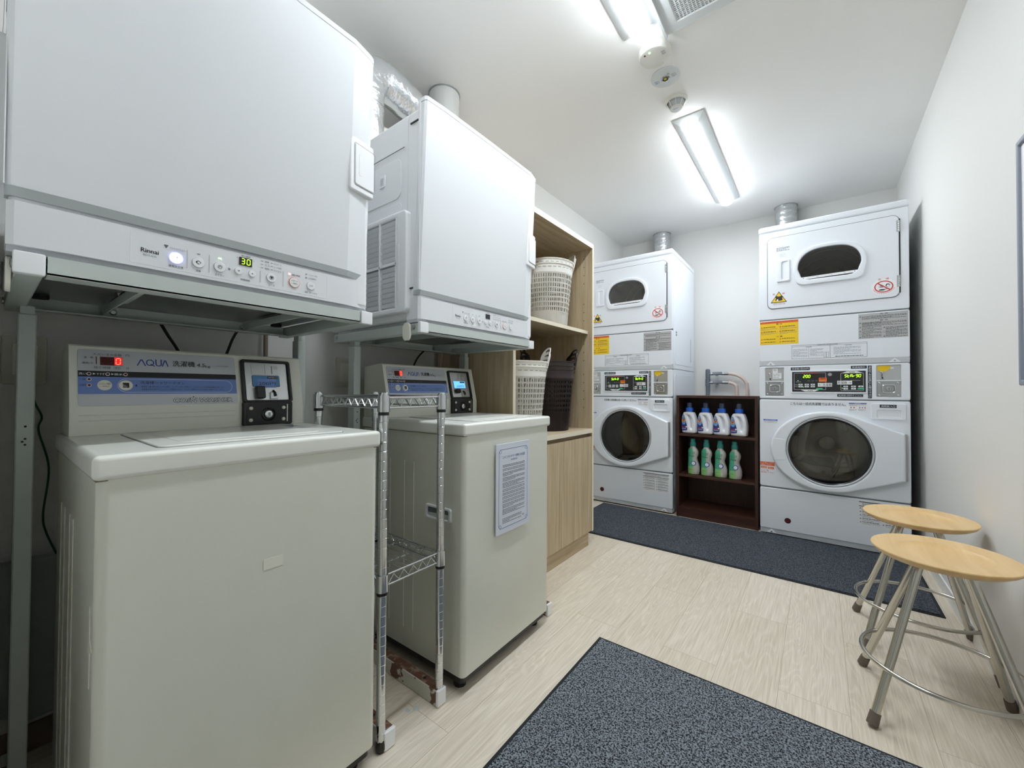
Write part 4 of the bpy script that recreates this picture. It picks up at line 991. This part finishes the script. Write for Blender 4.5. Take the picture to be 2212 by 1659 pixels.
# ------------------------------------------------------------------ laundry baskets
def basket(x, y, z, m, label, grp, rz=0):
    t = thing('laundry_basket', label, 'basket', (x, y, z), rz, grp)
    H_ = .355; r0 = .117; r1 = .150
    def R(h): return r0+(r1-r0)*h/H_
    # lattice
    hs = [.0, .060]; nrow = 9
    for i in range(nrow): hs += [.060+.0270*i+.0270*.70, .060+.0270*(i+1)]
    ncol = 32
    bm = bmesh.new(); rings = []
    for h in hs:
        rg = []
        for c in range(ncol):
            for fr_ in (0, .72):
                a = 2*PI*(c+fr_)/ncol; rg.append(bm.verts.new((R(h)*math.cos(a), R(h)*math.sin(a), h)))
        rings.append(rg)
    N = 2*ncol
    for i, (A, B_) in enumerate(zip(rings, rings[1:])):
        for j in range(N):
            if i >= 1 and i % 2 == 1 and j % 2 == 0: continue
            bm.faces.new((A[j], A[(j+1) % N], B_[(j+1) % N], B_[j]))
    bmesh.ops.solidify(bm, geom=bm.faces[:], thickness=.0018)
    bmesh.ops.recalc_face_normals(bm, faces=bm.faces[:])
    k = MB(); k._add(bm, m)
    k.lathe([(0, .0), (r0-.004, .0), (r0, .004), (r0-.0025, .006), (0, .004)], (0, 0, 0), m, 68)
    k.build('lattice_tub', t)
    hb = .060+.0270*nrow
    k = MB(); k.lathe([(R(hb), hb), (R(hb)+.0015, hb+.004), (R(.34)+.001, H_-.008), (r1+.006, H_-.006), (r1+.007, H_-.002), (r1+.004, H_), (r1-.002, H_), (r1-.003, H_-.006), (R(hb)-.0025, hb)], (0, 0, 0), m, 68)
    k.build('rim', t)
    sl = MB()
    for c in range(ncol):
        a0, a1 = 2*PI*c/ncol, 2*PI*(c+.62)/ncol; rr = R(.335)+.0035; sl.quad([(rr*math.cos(a0), rr*math.sin(a0), .331), (rr*math.cos(a1), rr*math.sin(a1), .331), (rr*math.cos(a1)+0, rr*math.sin(a1), .3335), (rr*math.cos(a0), rr*math.sin(a0), .3335)], 'seam' if m == 'basket_white' else 'black')
    sl.build('rim_slots', t)
    for s_ in (-1, 1):
        k = MB(); W_ = .062; Hh = .105
        def arc(w_, h_, b0, n_=16): return [(-w_*math.cos(PI*i/n_), b0+h_*math.sin(PI*i/n_)**.8) for i in range(n_+1)]
        out_ = [(W_, 0), (W_*.96, .03)]+arc(W_*.92, Hh-.035, .035)[::-1]+[(-W_*.96, .03), (-W_, 0)]
        holes_ = []
        for wk, vb_, vt_ in ((.030, .077, .096), (.042, .052, .068), (.046, .028, .042)):
            holes_.append([(wk*math.cos(PI*i/12), vb_+(vt_-vb_)*math.sin(PI*i/12)**.8) for i in range(13)]+[(-wk*.7+wk*1.4*i/6, vb_+.006*math.sin(PI*i/6)) for i in range(1, 6)])
        k.plate(out_, -.0022, .0022, m, holes=holes_)
        for v_ in k.bm.verts:
            u_, h_, n_ = v_.co; q = r1+.004+n_+.25*(h_-.02); a_ = u_/r1
            v_.co = (q*math.sin(a_), s_*q*math.cos(a_), H_-.022+h_)
        bmesh.ops.recalc_face_normals(k.bm, faces=k.bm.faces[:])
        k.build('handle', t)
    return t
g = 'stacked laundry baskets in the oak cabinet'
basket(.354, 2.05, 1.320, 'basket_white', 'lower of two nested white lattice baskets on the upper shelf', g, -.6)
basket(.354, 2.05, 1.347, 'basket_white', 'upper of two nested white lattice baskets on the upper shelf', g, -.5)
basket(.385, 1.715, .715, 'basket_white', 'lower of two nested white lattice baskets on the cabinet counter', g, -.55)
basket(.385, 1.715, .742, 'basket_white', 'upper of two nested white lattice baskets on the cabinet counter', g, -.62)
basket(.362, 2.055, .715, 'basket_brown', 'lowest of three nested dark brown lattice baskets on the counter', g, -.6)
basket(.362, 2.055, .738, 'basket_brown', 'middle of three nested dark brown lattice baskets on the counter', g, -.5)
basket(.362, 2.055, .762, 'basket_brown', 'topmost of three nested dark brown lattice baskets on the counter', g, -.68)

# ------------------------------------------------------------------ dark shelf unit with detergent
t = thing('bookcase', 'low dark walnut shelf unit between the two stacked washer dryers', 'shelf', (.785, 3.205, 0))
Wd = .533; dp = .29
for x in (0, Wd-.018):
    k = MB(); k.box(x, 0, 0, x+.018, dp, .915, 'walnut')
    if x == 0:
        for i in range(24): k.cyl((.0182, .03, .10+i*.033), (.0188, .03, .10+i*.033), .0016, 'dark_gap', 6)
    k.build('side_panel', t)
MB().box(.018, 0, .897, Wd-.018, dp, .915, 'walnut_h').build('top_board', t)
MB().box(.018, dp-.006, .06, Wd-.018, dp, .897, 'walnut').build('back_panel', t)
for z0 in (.611, .305): MB().box(.018, .004, z0, Wd-.018, dp-.006, z0+.016, 'walnut_h').build('shelf', t)
MB().box(.018, .002, .060, Wd-.018, dp-.006, .076, 'walnut_h').build('bottom_board', t)
MB().box(.018, .006, 0, Wd-.018, .022, .060, 'walnut_h').build('kick_board', t)
GD = 'white detergent bottles on the dark shelf'; GS = 'green softener bottles on the dark shelf'
def bottleA(x, lab):
    t = thing('detergent_bottle', lab, 'bottle', (x, 3.262, .6275), math.radians(-14), GD); t.scale = (.93, .93, 1)
    o = smooth_closed([(-.050, .003), (-.056, .020), (-.057, .070), (-.055, .120), (-.047, .148), (-.030, .162), (.026, .162), (.040, .150), (.052, .115), (.058, .070), (.056, .022), (.046, .003), (0, 0)], 4)
    h = smooth_closed([(-.008, .138), (.012, .128), (.030, .100), (.035, .065), (.028, .040), (.018, .050), (.014, .085), (.004, .118)], 3)
    k = MB(F_Y); k.plate(o, 0, .032, 'bottle_white', holes=[h], rnd=.018, steps=5, back=False); k.F = frame((0, 0, 0), (1, 0, 0), (0, 0, 1), (0, 1, 0)); k.plate(o, 0, .032, 'bottle_white', holes=[h], rnd=.018, steps=5, back=False)
    k.F = IDM; k.box(-.02, -.004, .03, .036, .004, .135, 'bottle_white'); k.cyl((-.002, 0, .158), (-.002, 0, .170), .021, 'bottle_white', 24)
    k.build('body', t)
    MB().lathe([(.0275, .166), (.029, .168), (.0275, .192), (.026, .195), (.018, .195)], (-.002, 0, 0), 'cap_blue', 28).build('collar', t)
    MB().lathe([(.0195, .190), (.0190, .226), (.0165, .232), (0, .233)], (-.002, 0, 0), 'cap_smoke', 24).build('measuring_cap', t)
    k = MB(F_Y); lo_ = smooth_closed([(-.051, .025), (-.052, .080), (-.048, .130), (-.036, .140), (-.024, .120), (-.014, .085), (-.006, .050), (-.006, .028), (-.012, .024)], 3)
    k.plate(lo_, .0305, .0328, 'label_navy'); k.plate(smooth_closed([(-.050, .080), (-.048, .128), (-.036, .138), (-.024, .118), (-.016, .088), (-.030, .066)], 3), .0328, .0332, 'label_sky')
    k.plate(circ(-.036, .106, .015, 20, .019), .0332, .0336, 'yellow', holes=[circ(-.036, .109, .012, 20, .015)]); k.plate(circ(-.036, .108, .012, 20, .015), .0332, .0338, 'red', holes=[circ(-.036, .112, .009, 18, .011)]); k.text('アタック', -.049, .104, -.022, .120, .0341, 'ink')
    k.text('抗菌EX', -.047, .084, -.026, .092, .0338, 'label_navy'); k.box(-.048, .044, .0328, -.020, .050, .0332, 'red'); k.lines(-.048, .032, -.012, .040, 2, .0332, 'paper', .4)
    k.plate(circ(-.013, .050, .006, 14), .0328, .0333, 'paper'); k.build('label', t)
for x, l in ((.868, 'white detergent bottle with blue collar, first from the left on the upper shelf'), (.981, 'white detergent bottle with blue collar, second from the left on the upper shelf'), (1.089, 'white detergent bottle with blue collar, third from the left on the upper shelf'), (1.200, 'white detergent bottle with blue collar, nearest the right stacked machine')):
    bottleA(x, l)
def bottleB(x, lab):
    t = thing('softener_bottle', lab, 'bottle', (x, 3.265, .3215), 0, GS)
    S = [(0, -.002, .032, .020), (.004, -.002, .038, .025), (.03, 0, .041, .028), (.06, .0, .041, .028), (.085, -.003, .038, .026), (.105, -.006, .033, .025), (.125, -.007, .032, .025), (.15, -.003, .036, .026), (.170, -.003, .037, .026), (.185, -.004, .033, .024), (.197, -.005, .025, .020), (.204, -.006, .020, .018), (.212, -.006, .0185, .0175)]
    def loft(a0, a1, off, m, z0=-1, z1=9, n=36, close=True, cap=True):
        bm = bmesh.new(); rings = []
        for z_, cx, rx, ry in S:
            if not z0 <= z_ <= z1: continue
            rings.append([bm.verts.new((cx+(rx+off)*math.cos(a0+(a1-a0)*i/n), (ry+off)*math.sin(a0+(a1-a0)*i/n), z_)) for i in range(n+(0 if close else 1))])
        for A, B_ in zip(rings, rings[1:]):
            for j in range(len(A) if close else len(A)-1): bm.faces.new((A[j], A[(j+1) % len(A)], B_[(j+1) % len(A)], B_[j]))
        if cap and close: bm.faces.new(rings[0][::-1]); bm.faces.new(rings[-1])
        k = MB(); k._add(bm, m); return k
    loft(0, 2*PI, 0, 'bottle_silver').build('body', t)
    lb = loft(PI*.95, PI*1.52, .0006, 'label_green', .004, .197, 18, False); lb.build('label', t)
    lb = loft(PI*.95, PI*1.52, .0010, 'label_lime', .004, .061, 18, False); lb.build('label_foot', t)
    def PT(u, v):    # point on surface front
        for (z_, cx, rx, ry), (z2, c2, r2, y2) in zip(S, S[1:]):
            if z_ <= v <= z2: f_ = (v-z_)/(z2-z_); cx += (c2-cx)*f_; rx += (r2-rx)*f_; ry += (y2-ry)*f_; break
        q = max(0, 1-((u-cx)/rx)**2); return -ry*math.sqrt(q)
    def wrap(k):
        for v_ in k.bm.verts: v_.co.y = PT(v_.co.x, v_.co.z)-.0016-(-v_.co.y)
    k = MB(F_Y); k.text('ハミング', -.037, .152, .012, .172, .0, 'ink'); k.text('Fine', -.030, .132, .006, .147, .0, 'ink', .2)
    k.lathe([(.017, 0), (.0125, 0), (.008, 0), (.004, 0), (0, 0)], (.004, .085, -.0001), 'ink_blue', 22); k.lathe([(.012, 0), (.008, 0), (.004, 0), (0, 0)], (.002, .085, .0002), 'paper', 22); k.text('つめ', -.004, .086, .009, .093, .0004, 'ink_blue'); k.text('かえ', -.004, .077, .009, .084, .0004, 'ink_blue'); k.quad([(-.038, .080, .0003), (-.012, .078, .0003), (-.012, .092, .0003), (-.038, .092, .0003)], 'ink_blue')
    k.plate(circ(-.012, .052, .003, 8), 0, .0003, 'label_green'); k.plate(circ(-.018, .014, .0018, 8), 0, .0003, 'red'); k.lines(-.028, .034, -.008, .042, 2, .0003, 'ink', .3); k.lines(.006, .046, .020, .049, 1, .0003, 'ink_soft', .3)
    wrap(k); k.build('label_print', t)
    MB().lathe([(.021, .212), (.0215, .214), (.0205, .238), (.019, .240), (.0165, .240)], (-.006, 0, 0), 'cap_teal', 26).build('collar', t)
    MB().lathe([(.0175, .238), (.017, .262), (.015, .267), (0, .268)], (-.006, 0, 0), 'cap_teal', 24).build('measuring_cap', t)
for x, l in ((.896, 'green and silver softener bottle, first from the left on the middle shelf'), (.989, 'green and silver softener bottle, second from the left on the middle shelf'), (1.081, 'green and silver softener bottle, third from the left on the middle shelf'), (1.175, 'green and silver softener bottle, fourth from the left on the middle shelf')):
    bottleB(x, l)

# ------------------------------------------------------------------ water pipe, valves and hoses behind the shelf
t = thing('water_supply_pipe', 'grey vertical supply pipe with two taps on the back wall above dark shelf', 'pipe', (.836, 4.05, 0))
k = MB(); k.cyl((0, 0, .3), (0, 0, 1.145), .0155, 'pipe_grey', 20)
for z0, z1 in ((1.070, 1.145), (.995, 1.062)): k.cyl((0, 0, z0), (0, 0, z1), .0195, 'pipe_grey', 20)
k.lathe([(.0195, 1.145), (.012, 1.152), (0, 1.153)], (0, 0, 0), 'pipe_grey', 20); k.build('riser', t)
for z_ in (1.105, 1.026):
    k = MB(); k.cyl((.015, 0, z_), (.140, 0, z_), .010, 'valve_grey', 14); k.lathe([(.0, -.02), (.016, -.018), (.019, 0), (.016, .018), (0, .02)], (.075, 0, z_), 'valve_grey', 18, 'Y')
    k.cyl((.030, 0, z_), (.045, 0, z_), .014, 'valve_grey', 6); k.cyl((.115, 0, z_), (.135, 0, z_), .014, 'valve_grey', 6)
    k.box(.045, -.032, z_-.004, .125, -.026, z_+.018, 'valve_grey', .002, 1); k.cyl((.075, -.03, z_), (.075, 0, z_), .006, 'valve_grey', 8); tp = k.build('tap', t)
for z_, xe, lab in ((1.105, .315, 'upper pale pink hose curving down from the upper tap'), (1.026, .235, 'lower pale pink hose curving down from the lower tap')):
    k = MB(); x0 = .836; r_ = xe-.165
    pts = [(x0+.14, 4.05, z_), (x0+.165, 4.05, z_)]+[(x0+.165+r_*math.sin(a), 4.045, z_-r_*.78*(1-math.cos(a))) for a in [PI/2*i/8 for i in range(1, 9)]]+[(x0+xe+.006, 4.04, .6), (x0+xe+.006, 4.03, .014)]
    k.tube(smooth_open(pts, 3), .013, 'hose', 14); k.cyl((x0+.135, 4.05, z_), (x0+.170, 4.05, z_), .0155, 'chrome', 14)
    tag(k.build('water_hose'), lab, 'hose')

# ------------------------------------------------------------------ chrome wire rack
t = thing('wire_rack', 'narrow chrome wire rack between the two cream coin washers', 'rack', (0, 0, 0))
X0, X1, Y0, Y1 = .385, .729, .6465, .8520
def rail(k, a, b_, z_):
    a, b_ = Vector(a), Vector(b_); L_ = (b_-a).length; n_ = max(3, int(L_/.034)); 
    for zz, r_ in ((z_, .0034), (z_-.028, .0032)): k.cyl((a.x, a.y, zz), (b_.x, b_.y, zz), r_, 'chrome', 10)
    P_ = [a.lerp(b_, (i+.5)/(2*n_+1)) for i in range(2*n_+1)]
    k.tube([(p_.x, p_.y, z_-.004 if i % 2 else z_-.025) for i, p_ in enumerate(P_)], .0019, 'chrome', 6)
for zt in (.928, .455):
    k = MB()
    rail(k, (X0+.012, Y0, 0), (X1-.012, Y0, 0), zt); rail(k, (X0+.012, Y1, 0), (X1-.012, Y1, 0), zt); rail(k, (X0, Y0+.012, 0), (X0, Y1-.012, 0), zt); rail(k, (X1, Y0+.012, 0), (X1, Y1-.012, 0), zt)
    for i in range(9): y = Y0+.018+i*(Y1-Y0-.036)/8; k.cyl((X0, y, zt+.003), (X1, y, zt+.003), .0016, 'chrome', 6)
    for x in (X0+.07, (X0+X1)/2, X1-.07): k.cyl((x, Y0, zt-.001), (x, Y1, zt-.001), .0024, 'chrome', 6)
    sh = k.build('wire_shelf', t)
    for x in (X0, X1):
        for y in (Y0, Y1): MB().lathe([(.0125, zt-.038), (.0165, zt-.038), (.0158, zt+.006), (.0125, zt+.006)], (x, y, 0), 'chrome', 20).build('collar', sh); MB().cyl((x, y, zt-.047), (x, y, zt-.036), .0142, 'black', 20).build('clip_sleeve', sh)
for x in (X0, X1):
    for y in (Y0, Y1):
        k = MB(); pr = [(0, .03), (.0122, .03)]
        z_ = .05
        while z_ < .93: pr += [(.0122, z_-.0008), (.0114, z_), (.0122, z_+.0008)]; z_ += .0254
        pr += [(.0122, .938), (.010, .941), (0, .941)]
        k.lathe(pr, (x, y, 0), 'chrome', 20); po = k.build('post', t)
        MB().lathe([(0, 0), (.011, 0), (.015, .010), (.015, .020), (.0125, .032), (0, .032)], (x, y, 0), 'black', 8).build('foot', po)

# ------------------------------------------------------------------ stools
def stool(x, y, rz, lab):
    t = thing('stool', lab, 'stool', (x, y, 0), rz, 'beech seat stools')
    k = MB(); z1 = .483
    k.lathe([(0, z1-.016), (.05, z1-.0155), (.080, z1-.0135), (.094, z1-.0095), (.100, z1-.0050), (.103, z1-.0040), (.148, z1), (.156, z1-.0010), (.1572, z1-.0035), (.150, z1-.014), (.136, z1-.023), (.10, z1-.026), (0, z1-.027)], (0, 0, 0), 'beech', 72)
    k.build('seat', t)
    k = MB(); k.tube([(.181*math.cos(a), .181*math.sin(a), .152) for a in [2*PI*i/56 for i in range(56)]], .0060, 'stool_chrome', 10, closed=True); k.build('footrest_ring', t)
    MB().cyl((0, 0, z1-.034), (0, 0, z1-.024), .075, 'black', 24).build('seat_mount', t)
    for sx in (-1, 1):
        for sy in (-1, 1):
            top = (sx*.048, sy*.016, z1-.034); bot = (sx*.166, sy*.158, .018)
            k = MB(); k.cyl(bot, top, .0108, 'stool_chrome', 16); lg = k.build('leg', t)
            d_ = (Vector(top)-Vector(bot)).normalized(); b0 = Vector(bot)
            k = MB(); k.cyl(b0-d_*.012, b0+d_*.022, .0140, 'foot_rubber', 14, .0128)
            for v_ in k.bm.verts: v_.co.z = max(.0005, v_.co.z)
            k.build('rubber_foot', lg)
stool(1.9345, 1.704, 0, 'round beech seat chrome stool in front, nearest the camera')
stool(1.945, 2.146, math.radians(1), 'round beech seat chrome stool behind, nearest the stacked machine')

# ------------------------------------------------------------------ floor mats
def mat_(x0, y0, x1, y1, m, lab):
    k = MB(); k.box(x0, y0, .0005, x1, y1, .004, 'mat_edge', .001, 1)
    k.box(x0+.012, y0+.012, .003, x1-.012, y1-.012, .008, m, .002, 2)
    tag(k.build('floor_mat'), lab, 'mat', 'charcoal floor mats')
mat_(.975, .05, 1.855, 1.449, 'carpet', 'speckled charcoal mat on floor nearest the camera')
mat_(.20, 2.458, 2.070, 3.19, 'carpet_far', 'long dark charcoal mat along the front of the stacked machines')

# ------------------------------------------------------------------ ceiling fittings
def lamp(x0, x1, y0, y1, lab):
    t = thing('ceiling_light', lab, 'ceiling light', ((x0+x1)/2, (y0+y1)/2, CH), 0, 'long ceiling lights'); w_ = (x1-x0)/2; l_ = (y1-y0)/2; c_ = .039
    bm = bmesh.new()
    A = [bm.verts.new(p_) for p_ in ((-w_, -l_, -.001), (w_, -l_, -.001), (w_, l_, -.001), (-w_, l_, -.001))]
    A2 = [bm.verts.new((p_.co.x, p_.co.y, -.008)) for p_ in A]
    B_ = [bm.verts.new(p_) for p_ in ((-c_, -l_+.045, -.036), (c_, -l_+.045, -.036), (c_, l_-.045, -.036), (-c_, l_-.045, -.036))]
    for P_, Q_ in ((A, A2), (A2, B_)):
        for j in range(4): bm.faces.new((P_[j], P_[(j+1) % 4], Q_[(j+1) % 4], Q_[j]))
    bm.faces.new(A[::-1]); bm.faces.new(B_); bmesh.ops.recalc_face_normals(bm, faces=bm.faces[:])
    k = MB(); k._add(bm, 'fixture'); k.build('housing', t, smooth=False)
    k = MB(frame((0, 0, 0), (1, 0, 0), (0, 0, 1), (0, -1, 0)))
    k.plate([(-.036, -.036), (-.035, -.052), (.035, -.052), (.036, -.036)], -(l_-.042), l_-.042, 'tube_side'); k.plate([(-.035, -.052), (-.028, -.059), (-.012, -.063), (.012, -.063), (.028, -.059), (.035, -.052)], -(l_-.042), l_-.042, 'tube'); k.build('light_bar', t)
    k = MB(F_D); k.lines(.050, -l_+.30, .075, -l_+.40, 10, .030, 'ink_faint', .3) if 0 else None
lamp(1.000, 1.162, 2.335, 3.570, 'long white ceiling light nearer the stacked machines')
lamp(.985, 1.150, .425, 1.665, 'long white ceiling light beside the ceiling vent, partly cut off')
t = thing('ceiling_vent', 'square white ceiling vent panel with fine grid beside the light', 'vent', (1.37, 1.49, CH))
k = MB(F_D); k.plate(rrect(-.225, -.25, .225, .25, .01), .001, .016, 'fixture', holes=[rrect(-.172, -.205, .172, .205, .004)], rnd=.004)
k.build('frame', t)
MB(F_D).box(-.232, -.25, .001, -.222, .25, .028, 'fixture').build('side_flange', t)
k = MB(F_D); k.box(-.174, -.207, .002, .174, .207, .004, 'dark_gap')
for i in range(27): u = -.172+i*.01323; k.box(u-.0022, -.206, .004, u+.0022, .206, .013, 'fixture')
for i in range(46): v_ = -.204+i*.00907; k.box(-.173, v_-.0020, .004, .173, v_+.0020, .0125, 'fixture')
k.build('grille', t)
# combined alarm unit
t = thing('gas_alarm', 'round cream alarm on ceiling with green and red lamps, biggest of three discs', 'detector', (1.075, 1.79, CH))
k = MB(); k.lathe([(0, 0), (.060, 0), (.062, -.010), (.067, -.012), (.068, -.030), (.062, -.042), (.055, -.044), (0, -.045)], (0, 0, 0), 'detector', 44); k.build('housing', t)
k = MB(F_D); k.plate(circ(-.030, .038, .004, 12), .043, .046, 'red_dark'); k.build('lamp_red', t)
k = MB(F_D); k.plate(circ(-.008, .042, .004, 12), .043, .046, 'led_green_dot'); k.build('lamp_green', t)
k = MB(F_D); k.lines(.035, .0, .050, .022, 5, .0453, 'ink_soft', .4)
for i in range(7): k.box(-.012+i*.006, -.052, .041, -.010+i*.006, -.036, .0465, 'detector')
k.build('speaker_slots', t)
t = thing('emergency_light', 'flat round ceiling plate with small yellow lamp, between two detectors', 'emergency light', (1.065, 1.985, CH))
k = MB(); k.lathe([(0, 0), (.066, 0), (.067, -.003), (.062, -.007), (.020, -.008), (.019, -.003), (0, -.003)], (0, 0, 0), 'fixture', 44); k.build('plate', t)
k = MB(); k.lathe([(.020, -.008), (.019, -.012), (.014, -.013), (.013, -.006)], (0, 0, 0), 'chrome', 28); k.lathe([(.007, -.004), (.006, -.012), (0, -.015)], (0, 0, 0), 'yellow_led', 18); k.build('lamp', t)
k = MB(F_D); k.lines(.030, -.012, .050, .012, 6, .0078, 'ink_soft', .4); k.lines(-.050, -.016, -.030, .006, 6, .0078, 'ink_blue', .4); k.plate([(.012, .020), (.026, .016), (.020, .030)], .007, .0085, 'steel'); k.build('printed_text', t)
t = thing('smoke_detector', 'cone shaped ceiling smoke detector with open ribs, nearest the far light', 'detector', (1.063, 2.18, CH))
k = MB(); k.lathe([(0, 0), (.054, 0), (.056, -.008), (.050, -.014), (.044, -.015)], (0, 0, 0), 'detector', 40); k.lathe([(.040, -.012), (.020, -.044)], (0, 0, 0), 'lip_grey', 30); k.lathe([(.030, -.040), (.030, -.046), (.026, -.049), (0, -.049)], (0, 0, 0), 'detector', 30)
for i in range(8): a = 2*PI*i/8+.2; k.tube([(.046*math.cos(a), .046*math.sin(a), -.012), (.028*math.cos(a), .028*math.sin(a), -.045)], .0026, 'detector', 6)
k.build('housing', t)
k = MB(F_D); k.plate(circ(0, 0, .022, 24), .0485, .0495, 'side_white'); k.lines(-.014, .004, .014, .014, 3, .0498, 'ink_soft', .4); k.plate(circ(-.02, .022, .003, 8), .030, .040, 'red_dark'); k.build('rating_plate', t)

# ------------------------------------------------------------------ wall bits
def outlet(y0, y1, lab):
    t = thing('wall_outlet', lab, 'outlet', (0, (y0+y1)/2, 1.022)); w_ = (y1-y0)/2
    MB(F_X).plate(rrect(-w_, -.064, w_, .064, .008), 0, .008, 'outlet', rnd=.004).build('cover_plate', t)
    MB(F_X).plate(rrect(-w_*.55, -.040, w_*.55, .040, .003), .007, .012, 'ivory', rnd=.002).build('socket_insert', t)
outlet(.025, .103, 'pale wall outlet behind the stand post of the nearest washer')
outlet(.914, .984, 'pale wall outlet between washers, half hidden by the second stand')
def cord(pts, r_, m, lab, nm='power_cord', cat='cord'):
    k = MB(); k.tube(smooth_open(pts, 8), r_, m, 8); tag(k.build(nm), lab, cat)
cord([(.12, .295, 1.17), (.10, .31, 1.153), (.09, .335, 1.11), (.08, .362, 1.066), (.07, .39, 1.0), (.05, .40, .80)], .0042, 'cable', 'left black cord hanging behind the nearest washer console')
cord([(.12, .545, 1.17), (.10, .521, 1.152), (.09, .505, 1.12), (.08, .490, 1.066), (.07, .47, 1.0), (.05, .46, .80)], .0042, 'cable', 'right black cord hanging behind the nearest washer console')
cord([(.12, 1.36, 1.17), (.10, 1.334, 1.154), (.09, 1.29, 1.11), (.08, 1.268, 1.06), (.07, 1.25, .98)], .0042, 'cable', 'black cord behind the console of the farther washer')
cord([(.10, 1.445, 1.17), (.08, 1.455, 1.13), (.06, 1.462, 1.06), (.05, 1.462, .95)], .0040, 'hose', 'thin pale cord between second washer console and oak cabinet')
cord([(.03, .075, 1.0), (.03, .080, .92), (.03, .094, .874), (.03, .089, .838), (.03, .108, .739), (.03, .100, .62), (.03, .106, .569), (.03, .126, .505)], .0022, 'wire_green', 'thin green earth wire on wall behind the nearest stand', 'earth_wire', 'wire')
k = MB(); k.cyl((.030, .628, .2), (.030, .628, 2.2), .0075, 'brown_pipe', 12); tag(k.build('wall_conduit'), 'thin brown vertical conduit on left wall behind the nearest washer', 'pipe')
t = thing('drain_cover', 'dim grey metal panel low on the left wall behind the nearest washer', 'panel', (0, .05, 0))
k = MB(F_X); k.plate([(-.02, .14), (.03, .105), (.078, .105), (.16, .17), (.30, .25), (.30, .508), (-.02, .508)], .006, .05, 'grey_box'); k.plate([(-.02, .49), (.30, .49), (.30, .510), (-.02, .510)], .05, .053, 'grey_box'); k.build('panel', t)
# framed board at the right edge, on the right wall
t = thing('wall_board', 'grey framed board on right wall, only its edge in view', 'board', (W, 1.53, 1.33))
k = MB(frame((0, 0, 0), (0, -1, 0), (0, 0, 1), (-1, 0, 0))); k.plate(rrect(-.27, -.36, .27, .34, .006), 0, .012, 'frame_grey', holes=[rrect(-.255, -.345, .255, .325, .002)], rnd=.003); k.build('frame', t)
k = MB(frame((0, 0, 0), (0, -1, 0), (0, 0, 1), (-1, 0, 0))); k.box(-.256, -.346, .001, .256, .326, .005, 'paper'); k.build('backing', t)
# little dark scrap on the floor
k = MB(); k.lathe([(0, .0006), (.006, .0006), (.004, .003), (0, .004)], (1.93, 1.395, 0), 'foot_rubber', 8, sx=.5); tag(k.build('floor_scrap'), 'tiny dark crumb on floor planks in front of the nearer stool', 'debris')
k = MB()
for (x, y, a, b_) in ((.690, .795, .011, .008), (.678, .775, .009, .006)): k.lathe([(0, .0005), (a, .0005), (a*.9, .0012), (0, .0013)], (x, y, 0), 'stand_paint', 16, sx=1, sy=b_/a)
tag(k.build('paint_flakes'), 'two pale paint flakes on floor beside the rusty bar', 'debris')

# ------------------------------------------------------------------ camera, world, view
cam = bpy.data.cameras.new('camera'); co = bpy.data.objects.new('camera', cam); COL.objects.link(co)
yaw, pit, rol = math.radians(37.3), math.radians(.85), math.radians(.28)
fw = Vector((-math.sin(yaw)*math.cos(pit), math.cos(yaw)*math.cos(pit), math.sin(pit))); rt = Vector((math.cos(yaw), math.sin(yaw), 0)); up = rt.cross(fw)
r2 = math.cos(rol)*rt+math.sin(rol)*up; u2 = -math.sin(rol)*rt+math.cos(rol)*up
mw = Matrix((r2, u2, -fw)).transposed().to_4x4(); mw.translation = (1.65, 0, .95); co.matrix_world = mw
cam.sensor_width = 36; cam.sensor_fit = 'HORIZONTAL'; cam.lens = 36*870/2212; cam.clip_start = .02; cam.clip_end = 50
SC.camera = co
wd = bpy.data.worlds.new('world'); SC.world = wd; wd.use_nodes = True
wd.node_tree.nodes['Background'].inputs[0].default_value = (.8, .85, .9, 1); wd.node_tree.nodes['Background'].inputs[1].default_value = .0
SC.view_settings.view_transform = 'Standard'; SC.view_settings.look = 'None'; SC.view_settings.gamma = 1; SC.view_settings.exposure = 1.15
SC.view_settings.use_curve_mapping = False
SC.cycles.max_bounces = 10; SC.cycles.diffuse_bounces = 5; SC.cycles.glossy_bounces = 5; SC.cycles.transparent_max_bounces = 12
SC.cycles.use_denoising = True; SC.cycles.caustics_reflective = False; SC.cycles.caustics_refractive = False; SC.cycles.sample_clamp_indirect = 6
